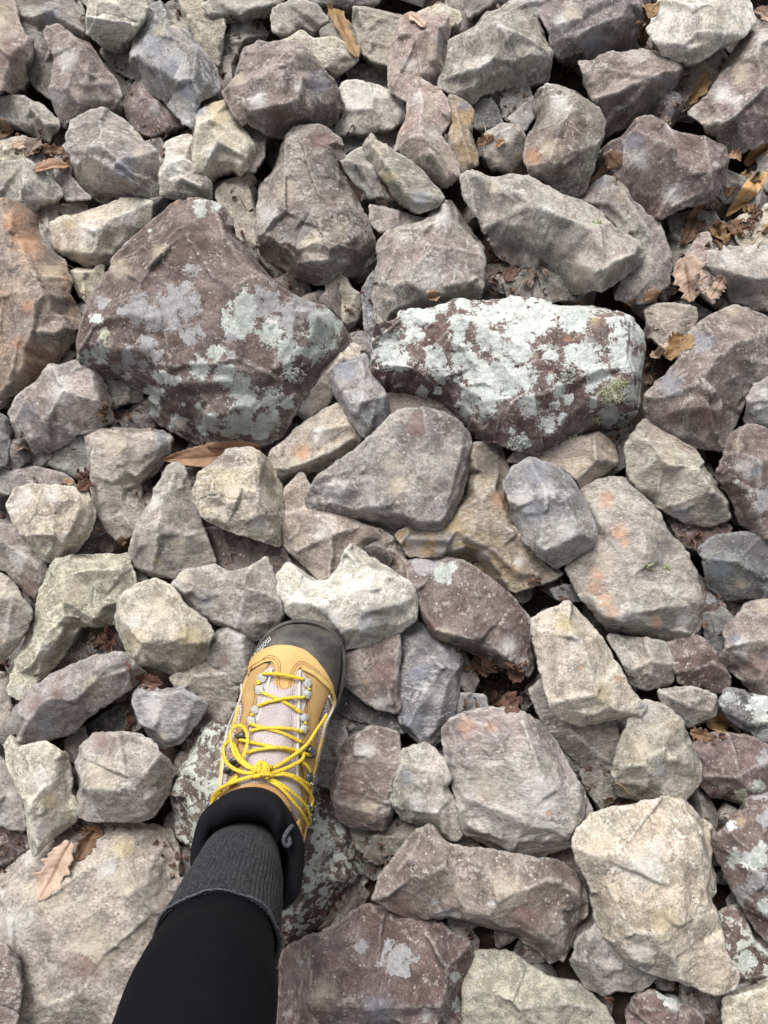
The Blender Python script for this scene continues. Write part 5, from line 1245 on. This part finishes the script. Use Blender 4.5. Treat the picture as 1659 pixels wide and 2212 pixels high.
def leaf_geo(x1, y1, x2, y2, wid, kind, curl, twist, seed, lift=.003, drape=True, fold=.25, nl=30, nw=10, tz=0.0):
    r = random.Random(seed)
    a, _ = surf(x1, y1); b, _ = surf(x2, y2)
    a[2] += lift; b[2] += lift
    if abs(a[2] - b[2]) > .03:
        zz = (max(a[2], b[2]) - .012) if drape else min(a[2], b[2]) + .004
        a, b = np.array(W(x1, y1, zz)), np.array(W(x2, y2, zz))
    ax_ = b - a; Ln = np.linalg.norm(ax_); ax_ /= Ln
    up = np.array([r.uniform(-.15, .15), r.uniform(-.15, .15) - .05, 1.]); up -= ax_ * (up @ ax_); up /= np.linalg.norm(up)
    sd = np.cross(ax_, up)
    ca, sa = math.cos(twist), math.sin(twist); sd, up = sd * ca + up * sa, up * ca - sd * sa
    w = wid * K * .5; V = []; A = []; nv = 9
    for i in range(nl + 1):
        t = i / nl
        if kind == 'serrate': prof = math.sin(math.pi * min(1, t * .96 + .03)) ** .8 * (1 - .25 * t); tooth = .20 * ((t * 17) % 1)
        elif kind == 'lobed': prof = (math.sin(math.pi * min(1, t * .95 + .04)) ** .6) * (.88 + .13 * math.cos(t * 2 * math.pi * 4.5)); tooth = 0
        else: prof = math.sin(math.pi * min(1, t * .92 + .05)) ** .55 * (.8 + .35 * gnoise(np.array([[t * 6, seed * 1.7, 0]]))[0] * 2.4); tooth = .06 * r.random()
        for k in range(nw + 1):
            s = k / nw * 2 - 1
            rg = 1 + (tooth + (0 if kind == 'serrate' else .75 * gnoise(np.array([[t * 11, seed + np.sign(s) * 5., 1]]))[0])) * (abs(s) ** 3)
            x = s * w * prof * rg
            ch = (t * nv - abs(s) * 1.3) % 1
            vein = max(0, 1 - abs(((ch + .5) % 1) - .5) * 7) * .5
            mid = max(0, 1 - abs(s) * 7)
            th = curl * s * 1.0
            rad = w / max(.15, abs(curl)) if curl else 1e9
            xx = rad * math.sin(x / rad) if curl else x; zz = (rad * (1 - math.cos(x / rad)) * (1 if curl > 0 else -1)) if curl else 0
            zz += fold * abs(x) - vein * .0004 - mid * .0006 + abs(math.sin(ch * math.pi)) * .0012
            zz += .006 * math.sin(t * math.pi) * r_(seed) + gnoise(np.array([[t * 3, s * 1.5, seed * .77]]))[0] * .006 * (wid / 60.) + tz * t * t * Ln
            V.append(a + ax_ * (t * Ln) + sd * xx + up * zz); A.append(min(1, max(vein * .6, mid)))
    V = np.array(V)
    if drape:
        for i in range(0, len(V)):
            z = drop(V[i])
            if V[i][2] < z + .0012: V[i][2] = z + .0012
    F = [(i * (nw + 1) + k, i * (nw + 1) + k + 1, (i + 1) * (nw + 1) + k + 1, (i + 1) * (nw + 1) + k) for i in range(nl) for k in range(nw)]
    return V, F, A
def r_(seed): return random.Random(seed * 31).uniform(-1, 1)
def put_leaf(parts, mat, name='dry_leaf', **kw):
    V, F, A, b = [], [], [], 0
    for v, f, a in parts:
        V.append(v); F += [tuple(i + b for i in q) for q in f]; A += a; b += len(v)
    V = np.concatenate(V); o = mesh_obj(name, V, F, LM[mat], **kw)
    c = o.data.color_attributes.new('leafuv', 'FLOAT_COLOR', 'POINT')
    c.data.foreach_set('color', np.array([[a, a, a, 1] for a in A], np.float32).ravel())
    so = o.modifiers.new('t', 'SOLIDIFY'); so.thickness = .0004
    return o
LV = [  # base, tip, width, shape, colour, curl, twist, fold, label
 (712,18, 772,130, 34,'ragged','gold', 1.3, .3,.35,'long curled yellow brown leaf standing between stones at the top'),
 (884,34, 918,62, 26,'ragged','pink', .3, 0,.1,'scrap of pink leaf lying on top of the tall tan block'),
 (568,976, 354,994, 44,'serrate','orange', .7, -.2,.2,'long orange brown leaf with fine ribs under the maroon boulder'),
 (1646,382, 1568,468, 40,'serrate','tan', .4, .1,.18,'bright tan saw toothed leaf at the upper right'),
 (1524,160, 1484,228, 34,'ragged','gold', 2.3, .4,.1,'golden curled leaf like a rolled shaving near the top right'),
 (1474,560, 1490,655, 66,'ragged','pink', .3, 0,.05,'large pale pinkish leaf lying flat at right'),
 (1530,650, 1560,600, 34,'ragged','pink', .6, .3,.1,'small pink leaf scrap beside the narrow tan stone'),
 (152,1818, 90,1940, 62,'lobed','pink', .5, 0,.12,'pale pink lobed leaf lying on the huge tan slab'),
 (205,1795, 168,1858, 30,'lobed','brown', 1.5, .3,.1,'dark curled leaf beside the pale pink lobed one'),
 (175,1790, 225,1800, 24,'ragged','brown', 1.0, .2,.1,'brown leaf under the foot of the upright cream stone'),
 (76,372, 152,360, 30,'ragged','orange', 1.0, .4,.1,'crumpled orange brown leaf at the left, upper one of the pile'),
 (60,340, 92,300, 34,'ragged','grey', .8, .2,.1,'dull greyish leaf in the pile at the upper left'),
 (92,322, 140,330, 26,'ragged','brown', 1.1, -.4,.1,'dark brown leaf in the pile at the upper left'),
 (0,300, 30,282, 26,'ragged','orange', 1.2, .3,.1,'small orange leaf at the left edge above the small pale stone'),
 (28,318, 66,312, 26,'ragged','pink', .4, 0,.1,'shredded pink leaf on the small pale stone at the left edge'),
 (1440,775, 1480,728, 44,'ragged','gold', 1.7, .3,.1,'curled brown leaf leaning on the smooth olive stone'),
 (1404,770, 1436,762, 22,'ragged','pink', 1.0, .3,.1,'small torn pale leaf in the gap right of the white lichened block'),
 (1385,652, 1420,640, 24,'ragged','orange', 1.2, .3,.1,'orange leaf wedged behind the top right corner of the white lichened block'),
 (1522,1562, 1572,1556, 42,'ragged','gold', 2.2, .2,.1,'curled brown leaf beside the small squared stone at lower right'),
 (1490,1580, 1530,1590, 26,'ragged','brown', .8, .2,.1,'flat brown leaf under the dimpled stone corner'),
 (1608,356, 1659,322, 34,'ragged','tan', .9, .2,.1,'tan leaf cut by the right edge near the top'),
 (1606,348, 1640,335, 22,'ragged','pink', .9, -.3,.1,'small pink leaf next to the tan one at the right edge'),
 (1572,338, 1600,346, 24,'ragged','orange', 2.0, .3,.1,'small rolled orange leaf beside the broad dark purple stone'),
 (1600,378, 1635,386, 26,'ragged','gold', 1.8, .3,.1,'rolled leaf above the bright tan saw toothed one'),
 (1478,528, 1500,470, 34,'ragged','brown', .9, .2,.1,'brown leaf standing against the dull grey stone at right'),
 (1532,490, 1570,525, 40,'ragged','gold', 1.7, .3,.1,'curled gold brown leaf in the heap at the right'),
 (1570,480, 1598,512, 34,'ragged','brown', 1.6, -.2,.1,'dark curled leaf in the heap at the right'),
 (1540,448, 1560,440, 24,'ragged','brown', 1.3, .2,.1,'small leaf at the top of the heap at the right'),
 (1392,12, 1408,48, 28,'ragged','gold', 1.6, .3,.1,'brown leaf at the top of the leaf filled crack near the top right'),
 (1386,60, 1396,100, 24,'ragged','gold', 1.5, -.3,.1,'curled leaf lower in the leaf filled crack near the top right'),
 (1310,302, 1332,288, 26,'ragged','gold', .6, .1,.1,'gold leaf tucked left of the broad dark purple stone'),
 (1306,345, 1332,375, 28,'ragged','brown', 1.0, .1,.1,'shaded leaf below the gold one beside the dark purple stone'),
 (1225,150, 1248,128, 26,'ragged','grey', .8, .1,.1,'dull leaf in the gap left of the wedge shaped purple stone'),
 (1632,20, 1665,52, 44,'ragged','pink', .4, .1,.1,'pinkish leaf in the top right corner'),
 (1094,610, 1112,575, 26,'ragged','red', .8, .1,.1,'reddish leaf beside the small olive stone'),
 (1072,318, 1090,306, 18,'ragged','orange', .6, .1,.1,'tiny orange leaf on the pale pinkish stone'),
 (1030,312, 1064,306, 24,'ragged','brown', 1.3, .3,.1,'small brown curled leaf left of the pale pinkish stone'),
 (300,1462, 352,1478, 34,'ragged','red', .4, 0,.1,'flat reddish leaf under the honey tan stone'),
 (1020,1425, 1060,1452, 40,'ragged','red', .7, .2,.1,'red brown leaf at the top of the litter hollow'),
 (1090,1500, 1118,1535, 36,'ragged','red', .6, .2,.1,'red brown leaf at the bottom of the litter hollow'),
 (1128,1470, 1100,1440, 30,'ragged','red', .8, -.2,.1,'red brown leaf at the right of the litter hollow'),
 (240,1395, 215,1365, 34,'ragged','red', .4, 0,.1,'leaf in the hollow of the arch'),
 (1060,1520, 1090,1500, 24,'ragged','brown', .8, .1,.1,'small brown leaf low in the litter hollow'),
 (262,1180, 270,1162, 16,'ragged','brown', .8, .1,.1,'tiny brown leaf left of the pyramid shaped stone'),
 (144,1040, 165,1046, 14,'ragged','orange', 1.2, .1,.1,'tiny amber leaf right of the cracked cream stone'),
 (170,1060, 200,1045, 24,'ragged','red', .6, .1,.1,'pinkish brown leaf between the cracked stone and the forked one'),
 (925,645, 950,640, 20,'ragged','orange', 1.0, .1,.1,'rusty crumbled leaf where the peaked stone meets the white lichened block'),
 (35,975, 58,968, 20,'ragged','grey', .8, .1,.1,'small torn leaf below the flat pinkish grey stone'),
]
for i, (x1, y1, x2, y2, wd, kd, col, cu_, tw, fo2, lab) in enumerate(LV):
    put_leaf([leaf_geo(x1, y1, x2, y2, wd * (1.45 if cu_ > .5 else 1.1), kd, cu_ * .6, tw * .5, 50 + i, fold=fo2, nl=34 if wd > 30 else 18, nw=10 if wd > 30 else 8)], col, label=lab, cat='leaf', group='fallen leaves among the stones')
# heaps of broken litter nobody could count
PIL = [(1085,1475,60,46,34,'red'),(1080,1480,58,40,14,'brown'),(1555,495,80,45,22,'brown'),(1395,70,16,80,16,'brown'),(110,345,48,26,12,'brown'),(1215,135,30,26,9,'grey'),(1328,350,14,40,7,'brown'),
       (1490,620,46,34,10,'grey'),(1400,790,16,30,7,'brown'),(285,1560,14,60,12,'red'),(228,1388,30,26,10,'brown'),(1170,1270,45,20,10,'red'),(1530,1575,36,16,8,'red'),(1120,600,60,30,12,'grey'),(245,900,30,20,6,'brown'),
       (1640,350,34,26,9,'grey'),(1330,1740,40,20,9,'brown'),(1130,1862,50,10,8,'brown'),(1450,240,30,24,7,'grey'),(775,1710,16,16,4,'grey'),(1510,1180,20,26,6,'red'),(770,645,12,40,5,'red'),(1620,480,30,30,8,'gold'),(1040,590,30,26,8,'red'),(190,1030,14,16,4,'red'),(1375,660,20,12,5,'orange'),(1190,1590,0,0,0,'red')]
rl = random.Random(77)
for j, (cx, cy, rx, ry, n, col) in enumerate(PIL):
    ps = []
    for k in range(n):
        x = cx + rl.uniform(-1, 1) * rx; y = cy + rl.uniform(-1, 1) * ry; an = rl.uniform(0, 6.28); l = rl.uniform(10, 26)
        p0, n0_ = surf(x, y)
        if p0[2] > -.022: continue          # litter gathers in the hollows only
        ps.append(leaf_geo(x, y, x + l * math.cos(an), y + l * math.sin(an), rl.uniform(9, 20), 'ragged', rl.uniform(.2, 1.6), rl.uniform(-.9, .9), 500 + j * 40 + k, lift=rl.uniform(.001, .006), drape=False, nl=7, nw=4))
    if ps: put_leaf(ps, col, name='leaf_litter', kind='stuff', label='broken dry leaf litter in a hollow between stones')
# crumbs of leaf and needles washed into every gap
cr_ = {'brown': [], 'red': [], 'grey': []}; nd = []
for k in range(4600):
    x, y = rl.uniform(-20, 1680), rl.uniform(-20, 2230); p0, n0_ = surf(x, y)
    if p0[2] > -.043: continue
    an = rl.uniform(0, 6.28)
    if k % 4 == 0:
        l = rl.uniform(.008, .025); u = np.array([math.cos(an), math.sin(an), rl.uniform(-.2, .3)])
        nd.append(tube_geo(np.array([p0 + [0, 0, .002], p0 + u * l * .5 + [0, 0, .003], p0 + u * l + [0, 0, .002]]), .0005, 4))
    else:
        l = rl.uniform(6, 17)
        cr_[rl.choice(['brown', 'red', 'grey'])].append(leaf_geo(x, y, x + l * math.cos(an), y + l * math.sin(an), rl.uniform(6, 14), 'ragged', rl.uniform(.2, 1.4), rl.uniform(-.8, .8), 3000 + k, lift=rl.uniform(.001, .005), drape=False, nl=4, nw=2))
for c_, ps in cr_.items():
    if ps: put_leaf(ps, c_, name='leaf_litter', kind='stuff', label='crumbs of dry leaf lodged in the gaps between the stones')
if nd:
    v, f = join(nd); mesh_obj('dry_needles', v, f, simple_mat('dry_needle', (.22, .14, .08), .8), kind='stuff', label='dry needles and stalks in the gaps')
# twigs and straws
M_TW = simple_mat('red_twig', (.20, .055, .035), .6); M_ST = simple_mat('dry_straw', (.42, .30, .16), .7)
def strand(pp, r, mat, label, cat, name, lift=.003):
    P = []
    for x, y in pp:
        p, n_ = surf(x, y); p[2] += lift; P.append(p)
    z = [p[2] for p in P]
    for i in range(1, len(P) - 1): P[i][2] = max(P[i][2], (z[i - 1] + z[i + 1]) / 2)
    v, f = tube_geo(smooth_path(P, 8), r, 6); mesh_obj(name, v, f, mat, label=label, cat=cat)
strand([(233, 1352), (252, 1378), (262, 1405), (276, 1432), (284, 1455), (290, 1482)], .0009, M_TW, 'thin red twig hanging over the end of the long purple bar', 'twig', 'twig')
strand([(1662, 484), (1640, 505), (1622, 530)], .0008, M_ST, 'pale straw at the right edge, upper of two', 'straw', 'straw')
strand([(1664, 496), (1650, 515), (1634, 534)], .0007, M_ST, 'pale straw at the right edge, lower of two', 'straw', 'straw')
strand([(1046, 270), (1050, 290), (1052, 305)], .0007, M_ST, 'short straw standing left of the pale pinkish stone', 'straw', 'straw')
strand([(1330, 1690), (1345, 1700), (1358, 1716)], .0007, M_ST, 'thin straw in the gap below the dimpled stone', 'straw', 'straw')
# branching lichen tufts growing on the two big boulders
M_FOL = simple_mat('branching_lichen', (.56, .585, .53), .9, .3, 900, (.42, .44, .39), 300, .1)
M_FOY = simple_mat('yellow_green_lichen', (.52, .53, .35), .9, .3, 900, (.36, .37, .23), 300, .1)
def tuft(stone, cx, cy, rx, ry, n, mat, seed):
    r = random.Random(seed); parts = []
    for k in range(n):
        a = r.uniform(0, 6.28); q = math.sqrt(r.random()); x, y = cx + rx * q * math.cos(a), cy + ry * q * math.sin(a)
        p, nr = surf(x, y)
        for b in range(3):
            d = np.array([r.gauss(0, 1), r.gauss(0, 1), r.gauss(0, .5)]) * .55 + nr; d /= np.linalg.norm(d)
            l = r.uniform(.0025, .0060); e = d + np.array([r.gauss(0, .6) for _ in range(3)]); e /= np.linalg.norm(e)
            pth = np.array([p - nr * .001, p + d * l * .5, p + d * l * .6 + e * l * .5]); parts.append(tube_geo(pth, [.0006, .0005, .0003], 4))
    v, f = join(parts); v = np.array(v) - np.array(stone.location)
    mesh_obj('lichen_tuft', v, f, mat, parent=stone, kind='stuff')
def at_stone(x, y):
    o, d = ray(x, y); r = scene.ray_cast(DG, o, d); return r[4].original if r[0] else stones[0]
for i, (x, y, rx, ry, n, m) in enumerate(((634, 810, 24, 14, 46, M_FOL), (1225, 812, 16, 18, 46, M_FOL), (1322, 852, 24, 20, 55, M_FOY), (1340, 828, 14, 10, 26, M_FOY), (1345, 905, 14, 16, 30, M_FOL), (1118, 955, 22, 14, 46, M_FOL), (860, 718, 10, 12, 14, M_FOL), (1195, 876, 9, 9, 14, M_FOL), (935, 800, 12, 8, 14, M_FOL), (1290, 905, 14, 6, 12, M_FOY), (1236, 945, 12, 5, 10, M_FOY), (1402, 1222, 6, 6, 9, M_FOY), (1440, 1228, 6, 7, 10, M_FOY), (1290, 482, 9, 5, 9, M_FOY))):
    tuft(at_stone(x, y), x, y, rx, ry, n, m, 300 + i)
